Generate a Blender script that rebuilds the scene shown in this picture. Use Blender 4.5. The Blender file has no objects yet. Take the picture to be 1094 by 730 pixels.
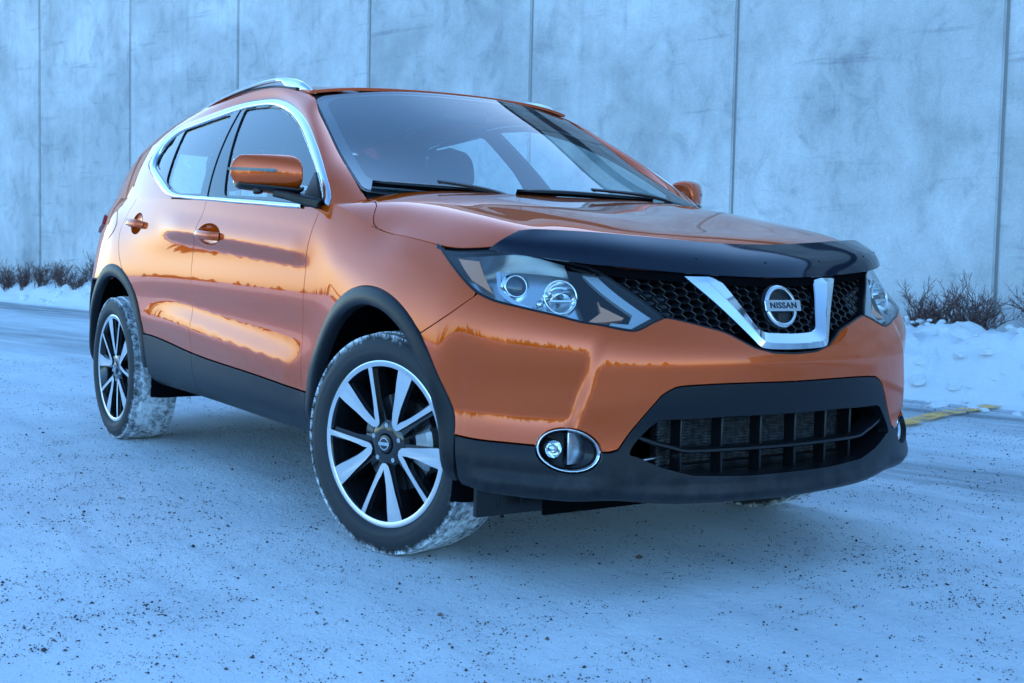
import bpy, bmesh, math, random
import numpy as np
from mathutils import Vector, Matrix, Euler, noise
from mathutils.geometry import delaunay_2d_cdt
random.seed(7); np.random.seed(7)
C = bpy.context.scene.collection
sc = bpy.context.scene
R_ = math.radians

# ------------------------------------------------------------ camera
cam_d = bpy.data.cameras.new('camera'); cam = bpy.data.objects.new('camera', cam_d); C.objects.link(cam)
cam.location = (3.459, -2.668, .921)
_y, _p, _r = R_(146.35), R_(-3.94), R_(1.23)
_f = Vector((math.cos(_p) * math.cos(_y), math.cos(_p) * math.sin(_y), math.sin(_p)))
_rt = Vector((math.sin(_y), -math.cos(_y), 0)); _up = _rt.cross(_f)
_R = math.cos(_r) * _rt + math.sin(_r) * _up; _U = -math.sin(_r) * _rt + math.cos(_r) * _up
cam.rotation_euler = Matrix((_R, _U, -_f)).transposed().to_euler()
cam_d.sensor_width = 23.5; cam_d.sensor_fit = 'HORIZONTAL'; cam_d.lens = 23.5 * 1364 / 1094
cam_d.clip_start = .05; cam_d.clip_end = 3000
cam_d.dof.use_dof = True; cam_d.dof.focus_distance = 4.0; cam_d.dof.aperture_fstop = 7.1
sc.camera = cam

# ------------------------------------------------------------ light: open shade, a low sun behind the far end of the wall
world = bpy.data.worlds.new('World'); sc.world = world; world.use_nodes = True
wn = world.node_tree; bg = wn.nodes['Background']
sky = wn.nodes.new('ShaderNodeTexSky'); sky.sky_type = 'NISHITA'; sky.sun_disc = False
SUN_EL, SUN_AZ = R_(13), R_(136)         # azimuth as an angle from +x towards +y
sky.sun_elevation = SUN_EL; sky.sun_rotation = R_(90) - SUN_AZ
sky.air_density = 1.0; sky.dust_density = .6; sky.ozone_density = 1.5
wn.links.new(sky.outputs[0], bg.inputs[0]); bg.inputs[1].default_value = .15
sun_d = bpy.data.lights.new('sun', 'SUN'); sun = bpy.data.objects.new('sun', sun_d); C.objects.link(sun)
sun_d.energy = 2.0; sun_d.angle = R_(.5); sun_d.color = (1, .86, .68)
_sd = Vector((math.cos(SUN_EL) * math.cos(SUN_AZ), math.cos(SUN_EL) * math.sin(SUN_AZ), math.sin(SUN_EL)))
sun.rotation_euler = _sd.to_track_quat('Z', 'Y').to_euler(); sun.location = (0, 0, 20)
sc.view_settings.view_transform = 'Standard'; sc.view_settings.look = 'None'
sc.view_settings.exposure = 1.95; sc.view_settings.gamma = 1
sc.view_settings.use_white_balance = True; sc.view_settings.white_balance_temperature = 4900; sc.view_settings.white_balance_tint = 2     # the camera was set for warmer light

# ------------------------------------------------------------ small helpers
def tag(o, label=None, cat=None, group=None, kind=None):
    if label: o['label'] = label
    if cat: o['category'] = cat
    if group: o['group'] = group
    if kind: o['kind'] = kind
    return o
def empty(name, loc=(0, 0, 0), parent=None):
    o = bpy.data.objects.new(name, None); C.objects.link(o); o.location = loc; o.empty_display_size = .2
    if parent: o.parent = parent
    return o
class M:
    # collects vertices, faces and (optionally) exact normals; build() links them as one mesh object
    def __init__(s): s.v = []; s.f = []; s.n = []; s.hasn = False
    def add(s, v, f, n=None):
        o = len(s.v); s.v += [tuple(map(float, p)) for p in v]; s.f += [tuple(int(i) + o for i in q) for q in f]
        if n is None: s.n += [(0., 0., 0.)] * len(v)
        else: s.n += [tuple(map(float, p)) for p in n]; s.hasn = True
        return s
    def mirror(s):
        o = M(); o.v = [(a, -b, c) for a, b, c in s.v]; o.f = [q[::-1] for q in s.f]; o.n = [(a, -b, c) for a, b, c in s.n]; o.hasn = s.hasn
        return o
    def merge(s, o):
        k = len(s.v); s.v += o.v; s.n += o.n; s.f += [tuple(i + k for i in q) for q in o.f]; s.hasn |= o.hasn; return s
    def build(s, name, mat, parent=None, smooth=True, bevel=0, loc=None, sharp=40, subd=0):
        me = bpy.data.meshes.new(name); me.from_pydata(s.v, [], s.f); me.update()
        o = bpy.data.objects.new(name, me); C.objects.link(o)
        if mat: me.materials.append(mat)
        if smooth: me.polygons.foreach_set('use_smooth', [True] * len(me.polygons))
        if s.hasn: me.normals_split_custom_set_from_vertices(s.n)
        elif smooth and sharp and not subd: me.set_sharp_from_angle(angle=R_(sharp))
        if bevel:
            b = o.modifiers.new('b', 'BEVEL'); b.width = bevel; b.segments = 2; b.limit_method = 'ANGLE'; b.angle_limit = R_(35)
        if subd:
            b = o.modifiers.new('s', 'SUBSURF'); b.levels = subd; b.render_levels = subd
        if parent: o.parent = parent
        if loc: o.location = loc
        return o
def dens(poly, step, closed=True, scale=(1, 1)):
    out = []; n = len(poly)
    for i in range(n if closed else n - 1):
        a = np.array(poly[i], float); b = np.array(poly[(i + 1) % n], float)
        k = max(1, int(math.ceil(np.linalg.norm((b - a) * scale) / step)))
        for j in range(k): out.append(tuple(a + (b - a) * j / k))
    if not closed: out.append(tuple(poly[-1]))
    return out
def cr(pts, n=6, closed=False):
    # Catmull-Rom through points
    P = [np.array(p, float) for p in pts]; N = len(P); out = []
    g = (lambda i: P[i % N]) if closed else (lambda i: P[min(max(i, 0), N - 1)] if 0 <= i < N else (2 * P[0] - P[1] if i < 0 else 2 * P[-1] - P[-2]))
    for i in range(N if closed else N - 1):
        a, b, c, d = g(i - 1), g(i), g(i + 1), g(i + 2)
        for j in range(n):
            t = j / n
            out.append(tuple(.5 * (2 * b + (c - a) * t + (2 * a - 5 * b + 4 * c - d) * t * t + (3 * b - a - 3 * c + d) * t ** 3)))
    if not closed: out.append(tuple(P[-1]))
    return out
def inside(pts, poly):
    P = np.asarray(poly, float); x, y = pts[:, 0], pts[:, 1]; r = np.zeros(len(pts), bool)
    for i in range(len(P)):
        a, b = P[i], P[i - 1]
        if a[1] == b[1]: continue
        m = ((a[1] > y) != (b[1] > y)) & (x < (b[0] - a[0]) * (y - a[1]) / (b[1] - a[1]) + a[0]); r ^= m
    return r
def segdist(pts, poly):
    P = np.asarray(poly, float); d = np.full(len(pts), 1e9)
    for i in range(len(P)):
        a, b = P[i - 1], P[i]; ab = b - a; L2 = ab @ ab
        if L2 < 1e-14: continue
        t = np.clip(((pts - a) @ ab) / L2, 0, 1); d = np.minimum(d, np.hypot(*(pts - a - t[:, None] * ab).T))
    return d
def panel(S, poly, holes=(), scale=(1, 1), step=.02, gap=.0026, depth=.012, off=0., nsign=1, rnd=.0016, bstep=None, flange=True, sym=None, merged=None):
    """Trimmed sheet of surface S(a,b): outline and holes in surface coordinates, rolled edge, exact normals."""
    sc2 = np.array(scale, float); bstep = bstep or step * .6
    loops = [dens(poly, bstep, True, sc2)] + [dens(h, bstep, True, sc2) for h in holes]
    V = []; E = []
    for l in loops:
        o = len(V); V += [np.array(p) * sc2 for p in l]; E += [(o + i, o + (i + 1) % len(l)) for i in range(len(l))]
    P0 = np.array(loops[0]) * sc2; lo, hi = P0.min(0), P0.max(0)
    gx = np.arange(lo[0] + step * .5, hi[0], step); gy = np.arange(lo[1] + step * .5, hi[1], step)
    g = np.stack(np.meshgrid(gx, gy, indexing='ij'), -1)
    g[1::2, :, 1] += step * .5; g = g.reshape(-1, 2)
    if len(g):
        ok = inside(g, P0)
        for l in loops[1:]: ok &= ~inside(g, np.array(l) * sc2)
        g = g[ok]
        for l in loops:
            if len(g): g = g[segdist(g, np.array(l) * sc2) > step * .45]
    nb = len(V); V += list(g)
    r = delaunay_2d_cdt([Vector((float(p[0]), float(p[1]))) for p in V], E, [], 1 if not holes else 0, 1e-7)
    ov = np.array([tuple(p) for p in r[0]]); F = [tuple(f) for f in r[2]]
    cen = np.array([ov[list(f)].mean(0) for f in F]); ok = inside(cen, P0)
    for l in loops[1:]: ok &= ~inside(cen, np.array(l) * sc2)
    F = [f for f, k in zip(F, ok) if k]
    uv = ov / sc2
    P = S(uv[:, 0], uv[:, 1]); N = normals(S, uv[:, 0], uv[:, 1]) * nsign
    # face orientation
    q = np.array(F); fn = np.cross(P[q[:, 1]] - P[q[:, 0]], P[q[:, 2]] - P[q[:, 0]])
    flip = (fn * N[q[:, 0]]).sum(1) < 0
    F = [f[::-1] if k else f for f, k in zip(F, flip)]
    P = P + N * off
    mp = {}
    for new, olds in enumerate(r[3]):
        for old in olds: mp[old] = new
    m = M(); Pn = P.copy(); rings = []
    o = 0
    for li, l in enumerate(loops):
        idx = [mp.get(o + i) for i in range(len(l))]; o += len(l)
        idx = [i for k, i in enumerate(idx) if i is not None and i != idx[k - 1]]
        if len(idx) < 3: continue
        A = P[idx]; tg = np.roll(A, -1, 0) - np.roll(A, 1, 0); tg /= np.linalg.norm(tg, axis=1, keepdims=True) + 1e-12
        ar = np.array(l) * sc2; area = .5 * np.sum(ar[:, 0] * np.roll(ar[:, 1], -1) - np.roll(ar[:, 0], -1) * ar[:, 1])
        out = np.cross(tg, N[idx]); out /= np.linalg.norm(out, axis=1, keepdims=True) + 1e-12
        # decide outward by testing one face centroid side
        sgn = 1 if area > 0 else -1
        fl = -1 if (np.mean(flip) > .5) else 1
        out = out * sgn * fl * (1 if li == 0 else -1)
        free = np.ones(len(idx), bool)
        if sym is not None: free = np.abs(uv[idx, 0] - sym) > 1e-4          # outline points on the mirror line are not an edge
        if merged is not None: free &= ~merged(P[idx])                              # outline shared with the next sheet: no joint there
        Pn[idx] = A - out * gap * np.where(free, 1., 0.)[:, None]
        if sym is not None: cl = np.abs(uv[idx, 0] - sym) <= 1e-4; out[cl, 1] = 0; Pn[np.array(idx)[cl], 1] = 0
        rings.append((idx, out, free))
    NN = N.copy()
    vs = [Pn]; ns = [NN]; base = len(Pn); fs = list(F)
    if flange:
        for idx, out, free in rings:
            A = Pn[idx]; n = len(idx); B = A + out * rnd - N[idx] * rnd; D = B - N[idx] * depth
            vs += [A, B, B, D]; h = (N[idx] + out) / 1.41421; ns += [N[idx], (N[idx] * .25 + out * .97), out, out]
            for (p, q2) in ((base, base + n), (base + 2 * n, base + 3 * n)):
                for i in range(n):
                    j = (i + 1) % n
                    if free[i] and free[j]: fs.append((p + i, q2 + i, q2 + j, p + j))
            base += 4 * n
    vv = np.concatenate(vs); nn = np.concatenate(ns); nn /= np.linalg.norm(nn, axis=1, keepdims=True) + 1e-12
    res = []
    for f in fs:
        a, b, c = vv[f[0]], vv[f[1]], vv[f[2]]
        k = np.cross(b - a, c - a) @ (nn[f[0]] + nn[f[1]] + nn[f[2]])
        res.append(f if k >= 0 else f[::-1])
    m.add(vv, res, nn)
    return m
def box(m, c, d, rot=None):
    c = np.array(c, float); d = np.array(d, float) / 2
    v = np.array([(x, y, z) for x in (-1, 1) for y in (-1, 1) for z in (-1, 1)], float) * d
    if rot is not None: v = v @ np.array(rot).T
    m.add(v + c, [(0, 1, 3, 2), (4, 6, 7, 5), (0, 4, 5, 1), (2, 3, 7, 6), (0, 2, 6, 4), (1, 5, 7, 3)]); return m
def rev(m, prof, n=48, axis='y', c=(0, 0, 0), a0=0., a1=2 * math.pi):
    # surface of revolution: prof = [(radius, along)], about y axis by default
    full = abs(a1 - a0 - 2 * math.pi) < 1e-6; k = n if full else n + 1; v = []
    for i in range(k):
        a = a0 + (a1 - a0) * i / n; ca, sa = math.cos(a), math.sin(a)
        for r, h in prof:
            p = {'y': (r * ca, h, r * sa), 'x': (h, r * ca, r * sa), 'z': (r * ca, r * sa, h)}[axis]
            v.append((p[0] + c[0], p[1] + c[1], p[2] + c[2]))
    L_ = len(prof); f = []
    for i in range(n):
        j = (i + 1) % k
        for q in range(L_ - 1): f.append((i * L_ + q, i * L_ + q + 1, j * L_ + q + 1, j * L_ + q))
    m.add(v, f); return m
def sweep(m, path, prof, closed=False, up=(0, 0, 1), cap=True, scales=None, ups=None):
    # prof: [(a, b)] in (side, up) frame carried along the path
    P = np.array(path, float); n = len(P); v = []; q = len(prof)
    T = np.roll(P, -1, 0) - np.roll(P, 1, 0)
    if not closed: T[0] = P[1] - P[0]; T[-1] = P[-1] - P[-2]
    T /= np.linalg.norm(T, axis=1, keepdims=True) + 1e-12
    for i in range(n):
        u = np.array(ups[i] if ups is not None else up, float); s = np.cross(T[i], u); s /= np.linalg.norm(s) + 1e-12; w = np.cross(s, T[i])
        k = 1 if scales is None else scales[i]
        for a, b in prof: v.append(P[i] + (s * a + w * b) * k)
    f = []
    for i in range(n if closed else n - 1):
        j = (i + 1) % n
        for a in range(q):
            b = (a + 1) % q; f.append((i * q + a, i * q + b, j * q + b, j * q + a))
    if cap and not closed: f.append(tuple(range(q))[::-1]); f.append(tuple((n - 1) * q + a for a in range(q)))
    m.add(v, f); return m
def circ(r, n=10, sx=1, sy=1): return [(r * sx * math.cos(2 * math.pi * i / n), r * sy * math.sin(2 * math.pi * i / n)) for i in range(n)]
def loft(m, rows, closed=False):
    R2 = np.array(rows, float); a, b = R2.shape[:2]; f = []
    for i in range(a - 1):
        for j in range(b if closed else b - 1):
            k = (j + 1) % b; f.append((i * b + j, i * b + k, (i + 1) * b + k, (i + 1) * b + j))
    m.add(R2.reshape(-1, 3), f); return m
# ------------------------------------------------------------ materials
def mat(name, col=(.5, .5, .5), rough=.5, metal=0., **kw):
    m = bpy.data.materials.new(name); m.use_nodes = True; b = m.node_tree.nodes['Principled BSDF']
    b.inputs['Base Color'].default_value = (*col, 1); b.inputs['Roughness'].default_value = rough; b.inputs['Metallic'].default_value = metal
    for k, v in kw.items(): b.inputs[k.replace('_', ' ')].default_value = v
    return m
def nd(m, typ, **kw):
    n = m.node_tree.nodes.new(typ)
    for k, v in kw.items():
        if k in n.inputs: n.inputs[k].default_value = v
        else: setattr(n, k, v)
    return n
def lk(m, a, b): m.node_tree.links.new(a, b)
def ramp(m, src, stops):
    r = nd(m, 'ShaderNodeValToRGB'); e = r.color_ramp.elements
    while len(e) < len(stops): e.new(.5)
    for q, (p, c) in zip(e, stops): q.position = p; q.color = (*c, 1) if len(c) == 3 else c
    lk(m, src, r.inputs[0]); return r
def bump(m, src, dist=.002, strength=1.):
    b = nd(m, 'ShaderNodeBump'); b.inputs['Distance'].default_value = dist; b.inputs['Strength'].default_value = strength
    lk(m, src, b.inputs['Height']); lk(m, b.outputs[0], m.node_tree.nodes['Principled BSDF'].inputs['Normal']); return b
def bs(m): return m.node_tree.nodes['Principled BSDF']
def objco(m): return nd(m, 'ShaderNodeTexCoord').outputs['Object']
MT = {}
p = mat('orange_paint', (.52, .078, .004), .25, .50, Coat_Weight=1., Coat_Roughness=.010, Coat_IOR=1.52, Specular_IOR_Level=.0, Specular_Tint=(1., .62, .26, 1.))
nz = nd(p, 'ShaderNodeTexNoise', Scale=2600., Detail=1.); lk(p, objco(p), nz.inputs['Vector'])
rp = ramp(p, nz.outputs['Fac'], [(.3, (.43, .058, .0004)), (.7, (.57, .094, .0008))]); 
# faint salt film on the lower panels
n2 = nd(p, 'ShaderNodeTexNoise', Scale=7., Detail=9., Roughness=.74); lk(p, objco(p), n2.inputs['Vector']); sx_ = nd(p, 'ShaderNodeSeparateXYZ'); lk(p, objco(p), sx_.inputs[0])
mr = nd(p, 'ShaderNodeMapRange'); mr.inputs['From Min'].default_value = .80; mr.inputs['From Max'].default_value = .42; lk(p, sx_.outputs[2], mr.inputs['Value'])
mm_ = nd(p, 'ShaderNodeMath', operation='MULTIPLY'); lk(p, n2.outputs['Fac'], mm_.inputs[0]); lk(p, mr.outputs[0], mm_.inputs[1])
fm_ = ramp(p, mm_.outputs[0], [(.30, (0, 0, 0)), (.80, (.025, .025, .025))]); mxp = nd(p, 'ShaderNodeMix', data_type='RGBA'); lk(p, fm_.outputs[0], mxp.inputs[0]); lk(p, rp.outputs[0], mxp.inputs[6]); mxp.inputs[7].default_value = (.34, .31, .30, 1); lk(p, mxp.outputs[2], bs(p).inputs['Base Color'])
fr2 = ramp(p, mm_.outputs[0], [(.30, (.010, .010, .010)), (.80, (.06, .06, .06))]); lk(p, fr2.outputs[0], bs(p).inputs['Coat Roughness'])
MT['paint'] = p
p = mat('black_plastic', (.007, .008, .012), .40, 0., Specular_IOR_Level=.26)
nz = nd(p, 'ShaderNodeTexNoise', Scale=900., Detail=2.); lk(p, objco(p), nz.inputs['Vector']); bump(p, nz.outputs['Fac'], .0003, .35)
# thin film of road salt, thicker low down
n2 = nd(p, 'ShaderNodeTexNoise', Scale=14., Detail=8., Roughness=.72); lk(p, objco(p), n2.inputs['Vector']); sx_ = nd(p, 'ShaderNodeSeparateXYZ'); lk(p, objco(p), sx_.inputs[0])
mr = nd(p, 'ShaderNodeMapRange'); mr.inputs['From Min'].default_value = .62; mr.inputs['From Max'].default_value = .25; lk(p, sx_.outputs[2], mr.inputs['Value'])
mm_ = nd(p, 'ShaderNodeMath', operation='MULTIPLY'); lk(p, n2.outputs['Fac'], mm_.inputs[0]); lk(p, mr.outputs[0], mm_.inputs[1])
rp = ramp(p, mm_.outputs[0], [(.36, (.007, .008, .012)), (.80, (.040, .042, .046))]); lk(p, rp.outputs[0], bs(p).inputs['Base Color'])
MT['plastic'] = p
MT['plastic_smooth'] = mat('dark_trim', (.008, .008, .010), .28, Specular_IOR_Level=.35)
MT['gloss_black'] = mat('gloss_black', (.006, .006, .007), .05)
MT['chrome'] = mat('chrome', (.68, .70, .72), .07, 1.)
MT['satin'] = mat('satin_aluminium', (.58, .60, .62), .24, 1.)
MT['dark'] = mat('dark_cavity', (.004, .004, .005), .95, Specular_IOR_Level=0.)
def clear_sheet(name, tint, ior, rough=.003):
    # single-sheet glass: clear transmission plus a mirror layer that follows Fresnel from both sides
    g = mat(name); nt = g.node_tree; o_ = nt.nodes['Material Output']
    tr = nd(g, 'ShaderNodeBsdfTransparent'); tr.inputs[0].default_value = (*tint, 1)
    gl = nd(g, 'ShaderNodeBsdfGlossy'); gl.inputs['Roughness'].default_value = rough
    geo = nd(g, 'ShaderNodeNewGeometry'); mr = nd(g, 'ShaderNodeMapRange'); mr.inputs['To Min'].default_value = ior; mr.inputs['To Max'].default_value = 1 / ior; lk(g, geo.outputs['Backfacing'], mr.inputs['Value'])
    fr_ = nd(g, 'ShaderNodeFresnel'); lk(g, mr.outputs[0], fr_.inputs['IOR'])
    mx = nd(g, 'ShaderNodeMixShader'); lk(g, fr_.outputs[0], mx.inputs[0]); lk(g, tr.outputs[0], mx.inputs[1]); lk(g, gl.outputs[0], mx.inputs[2]); lk(g, mx.outputs[0], o_.inputs['Surface'])
    return g
MT['glass'] = clear_sheet('side_glass', (.80, .90, .92), 2.35)
MT['screen'] = clear_sheet('windscreen_glass', (.82, .91, .92), 2.6)
def sm(a, b, x):
    t = np.clip((np.asarray(x, float) - a) / (b - a), 0, 1)
    return t * t * (3 - 2 * t)
def bcoef(D):
    # uniform cubic B-spline interpolation along axis 0 with natural ends
    n = D.shape[0]; A = np.zeros((n + 2, n + 2)); B = np.zeros((n + 2,) + D.shape[1:])
    for i in range(n):
        A[i + 1, i:i + 3] = (1 / 6, 4 / 6, 1 / 6); B[i + 1] = D[i]
    A[0, :3] = (1, -2, 1); A[-1, -3:] = (1, -2, 1)
    return np.linalg.solve(A, B.reshape(n + 2, -1)).reshape(B.shape)
def bbas(u, n):
    u = np.clip(u, 0, n - 1 - 1e-9); i = np.floor(u).astype(int); f = u - i
    w = np.stack([(1 - f) ** 3, 3 * f ** 3 - 6 * f ** 2 + 4, -3 * f ** 3 + 3 * f ** 2 + 3 * f + 1, f ** 3], -1) / 6
    return i, w
class Grid:
    # bicubic surface through a table of points [n][m][k]
    def __init__(self, D):
        D = np.asarray(D, float); self.n, self.m = D.shape[:2]
        self.C = bcoef(np.swapaxes(bcoef(D), 0, 1)); self.C = np.swapaxes(self.C, 0, 1)
    def __call__(self, s, t):
        i, a = bbas(np.asarray(s, float), self.n); j, b = bbas(np.asarray(t, float), self.m)
        o = 0
        for p in range(4):
            for q in range(4):
                o = o + self.C[i + p, j + q] * (a[..., p] * b[..., q])[..., None]
        return o
class Curve1:
    def __init__(self, xs, ys):
        self.x = np.asarray(xs, float); y = np.asarray(ys, float); self.y = y
        n = len(self.x); h = np.diff(self.x); A = np.eye(n); r = np.zeros(n)
        for k in range(1, n - 1):
            A[k, k - 1:k + 2] = (h[k - 1], 2 * (h[k - 1] + h[k]), h[k]); r[k] = 6 * ((y[k + 1] - y[k]) / h[k] - (y[k] - y[k - 1]) / h[k - 1])
        self.m = np.linalg.solve(A, r)
    def __call__(self, x):
        x = np.asarray(x, float); k = np.clip(np.searchsorted(self.x, x) - 1, 0, len(self.x) - 2)
        h = self.x[k + 1] - self.x[k]; a = (self.x[k + 1] - x) / h; b = (x - self.x[k]) / h
        return a * self.y[k] + b * self.y[k + 1] + ((a ** 3 - a) * self.m[k] + (b ** 3 - b) * self.m[k + 1]) * h * h / 6

# ---- greenhouse side: half width of the glass plane at (x, z)
belt_w = Curve1([-3.5, -3.25, -3.0, -2.65, -2.2, -1.6, -1.0, -.4, .2], [.55, .69, .755, .80, .828, .842, .842, .835, .80])
belt_z = Curve1([-3.5, -3.0, -2.65, -2.2, -1.6, -1.0, -.5, .2], [1.16, 1.16, 1.15, 1.135, 1.112, 1.088, 1.065, 1.03])
def green_w(x, z):
    d = np.asarray(z, float) - belt_z(x)
    return belt_w(x) - .33 * d - .55 * d * np.abs(d)
# ---- bonnet height over plan position
Tx = [-.5, -.3, -.1, .1, .3, .5, .65, .8, .95]
Ty = [0, .15, .3, .45, .58, .68, .76, .84, .92]
T_tab = np.array([
 [1.150, 1.150, 1.150, 1.146, 1.136, 1.115, 1.096, 1.070, 1.030],
 [1.132, 1.132, 1.133, 1.130, 1.119, 1.102, 1.080, 1.050, 1.005],
 [1.106, 1.107, 1.109, 1.107, 1.097, 1.080, 1.048, .9745, .930],
 [1.078, 1.079, 1.082, 1.080, 1.068, 1.050, 1.007, .943, .880],
 [1.046, 1.047, 1.050, 1.046, 1.034, 1.018, .965, .900, .820],
 [1.006, 1.006, 1.005, .998, .985, .965, .905, .830, .740],
 [.966, .964, .955, .930, .898, .865, .815, .740, .650],
 [.850, .846, .825, .785, .745, .710, .665, .600, .520],
 [.690, .686, .665, .625, .585, .550, .505, .440, .360]])
_Tg = Grid(T_tab[:, :, None])
def T(x, y):
    y = np.abs(np.asarray(y, float))
    # non-uniform tables: map to index space by smooth interpolation
    return _Tg(_Txi(x), _Tyi(y))[..., 0]
_Txi = Curve1(Tx, np.arange(9)); _Tyi = Curve1([-.3, -.15] + Ty, np.arange(-2, 9))
# mirror the table across the centre so the spline is symmetric
_full = np.concatenate([T_tab[:, :0:-1], T_tab], 1)
_Tg = Grid(_full[:, :, None])
_Tyi = Curve1([-a for a in Ty[:0:-1]] + Ty, np.arange(17))
def T(x, y):
    return _Tg(_Txi(np.asarray(x, float)), _Tyi(np.asarray(y, float)))[..., 0]

# ---- lower body: 22 stations from the tail (0) along the right side to the nose (21), 10 levels
def side_row(x, ws, zs, dx=None):
    dx = dx or [0] * 10
    return [(x + d, -w, z) for w, z, d in zip(ws, zs, dx)]
rows = []
bx = lambda x: float(belt_w(x)); bz = lambda x: float(belt_z(x))
def rear(x, y, off, z):  # off: forward pull per level
    return [(x + o, -y * (1 - .25 * o), zz) for o, zz in zip(off, z)]
zr = [.30, .36, .50, .58, .68, .80, .92, 1.0, 1.07, 1.155]
rows.append(rear(-3.487, 0, [.06, .02, 0, 0, .01, .04, .06, .07, .08, .09], zr))
rows.append(rear(-3.475, .35, [.06, .02, 0, 0, .01, .04, .06, .07, .08, .09], zr))
rows.append(rear(-3.41, .63, [.06, .02, 0, 0, .01, .035, .05, .06, .07, .08], zr))
rows.append([(-3.28 + o, -w, z) for o, w, z in zip([.05, .02, 0, 0, .01, .02, .03, .04, .05, .06], [.76, .80, .805, .805, .80, .785, .765, .75, .735, .70], zr)])
rows.append([(-3.09 + o, -w, z) for o, w, z in zip([0] * 10, [.80, .86, .87, .872, .868, .855, .835, .815, .79, .745], zr)])
rows.append([(-2.85, -w, z) for w, z in zip([.82, .875, .89, .893, .891, .885, .868, .848, .82, bx(-2.85)], zr)])
rows.append([(-2.647, -w, z) for w, z in zip([.82, .88, .893, .895, .895, .892, .878, .86, .835, bx(-2.647)], [.30, .37, .50, .59, .69, .80, .91, .985, 1.055, bz(-2.647)])])
rows.append([(-2.2, -w, z) for w, z in zip([.80, .868, .88, .882, .877, .878, .8715, .866, .852, bx(-2.2)], [.30, .37, .53, .60, .69, .78, .88, .96, 1.04, bz(-2.2)])])
rows.append([(-1.6, -w, z) for w, z in zip([.80, .868, .877, .877, .867, .8695, .8640, .8635, .860, bx(-1.6)], [.30, .365, .49, .57, .67, .77, .87, .945, 1.02, bz(-1.6)])])
rows.append([(-1.0, -w, z) for w, z in zip([.80, .868, .877, .877, .867, .8695, .8640, .8630, .860, bx(-1.0)], [.29, .36, .465, .55, .655, .76, .86, .93, 1.0, bz(-1.0)])])
rows.append([(-.5 + d, -w, z) for d, w, z in zip([0] * 10, [.80, .868, .876, .877, .870, .8715, .8660, .8625, .857, bx(-.5)], [.285, .355, .443, .54, .645, .75, .85, .915, .985, bz(-.5)])])
rows.append([(-.25 + d, -w, z) for d, w, z in zip([0, 0, 0, 0, 0, -.01, -.02, -.04, -.06, -.09], [.80, .868, .878, .884, .886, .882, .876, .868, .855, .828], [.285, .35, .44, .54, .65, .755, .845, .90, .96, 1.03])])
rows.append([(0 + d, -w, z) for d, w, z in zip([0, 0, 0, 0, 0, 0, -.01, -.03, -.06, -.10], [.80, .87, .885, .893, .899, .897, .884, .868, .85, .819], [.285, .345, .44, .55, .66, .76, .835, .885, .93, .984])])
rows.append([(.2 + d, -w, z) for d, w, z in zip([0, 0, 0, 0, 0, 0, -.01, -.03, -.07, -.12], [.80, .875, .89, .895, .898, .894, .880, .864, .845, .814], [.285, .335, .43, .54, .65, .745, .82, .87, .917, .965])])
rows.append([(.38 + d, -w, z) for d, w, z in zip([-.03, 0, 0, 0, 0, 0, -.01, -.03, -.07, -.11], [.80, .868, .88, .884, .887, .884, .874, .859, .838, .80], [.285, .325, .425, .52, .61, .69, .765, .825, .88, .942])])
# front: bumper plan (at the crease) and bonnet plan
def fr(bm, hd, zb, zh, offs, zs):
    bm = np.array(bm); hd = np.array(hd); n = bm - hd; n = n / np.linalg.norm(n)
    o = []
    for k in range(9):
        p = bm - n * offs[k]; o.append((p[0], -p[1], zs[k]))
    o.append((hd[0], -hd[1], float(T(hd[0], hd[1])))); return o
rows.append(fr((.52, .86), (.381, .772), 0, 0, [.05, .008, .004, .002, 0, 0, .012, .04, .085], [.278, .315, .42, .50, .58, .65, .72, .79, .86]))
rows.append(fr((.66, .785), (.50, .715), 0, 0, [.06, .008, .006, .002, 0, 0, .014, .048, .10], [.272, .31, .42, .505, .58, .645, .71, .775, .84]))
rows.append(fr((.76, .655), (.60, .627), 0, 0, [.065, .008, .008, .002, 0, 0, .016, .055, .10], [.266, .30, .42, .51, .585, .642, .705, .765, .825]))
rows.append(fr((.826, .50), (.68, .505), 0, 0, [.07, .008, .012, .004, 0, 0, .02, .062, .10], [.26, .295, .42, .515, .59, .642, .70, .76, .82]))
rows.append(fr((.872, .33), (.735, .345), 0, 0, [.07, .008, .014, .005, 0, 0, .022, .062, .10], [.255, .29, .42, .52, .59, .645, .70, .757, .815]))
rows.append(fr((.897, .165), (.772, .175), 0, 0, [.07, .008, .015, .006, 0, 0, .023, .058, .09], [.252, .288, .42, .52, .592, .648, .70, .757, .815]))
rows.append(fr((.905, 0), (.785, 0), 0, 0, [.07, .008, .015, .006, 0, 0, .023, .055, .085], [.25, .286, .42, .52, .592, .65, .70, .757, .815]))
Ltab = np.array(rows)
for _k in range(11, 15): Ltab[_k, 9, 2] = float(T(Ltab[_k, 9, 0], Ltab[_k, 9, 1]))
NS = len(Ltab)
_mir = lambda A: A * np.array([1, -1, 1])
_ext = np.concatenate([_mir(Ltab[3:0:-1]), Ltab, _mir(Ltab[-2:-5:-1])], 0)
_Lg = Grid(_ext)
def crease(x, z):
    # shoulder line pressed into the doors, and the raised ridge low on the doors
    zc = .905 - .064 * (x + .47)
    e = sm(-2.12, -1.75, x) * (1 - sm(-.62, -.44, x))
    u = z - zc
    saw = np.where(u < 0, sm(-.055, .0, u), 1 - sm(0, .085, u))
    d = .0100 * saw * e
    zr = .525 - .088 * (x + .6)
    e2 = sm(-2.15, -1.6, x) * (1 - sm(-.66, -.50, x))
    v = z - zr
    d = d + .008 * e2 * np.where(v < 0, sm(-.13, -.02, v), 1 - sm(-.02, .07, v))
    return d
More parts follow.
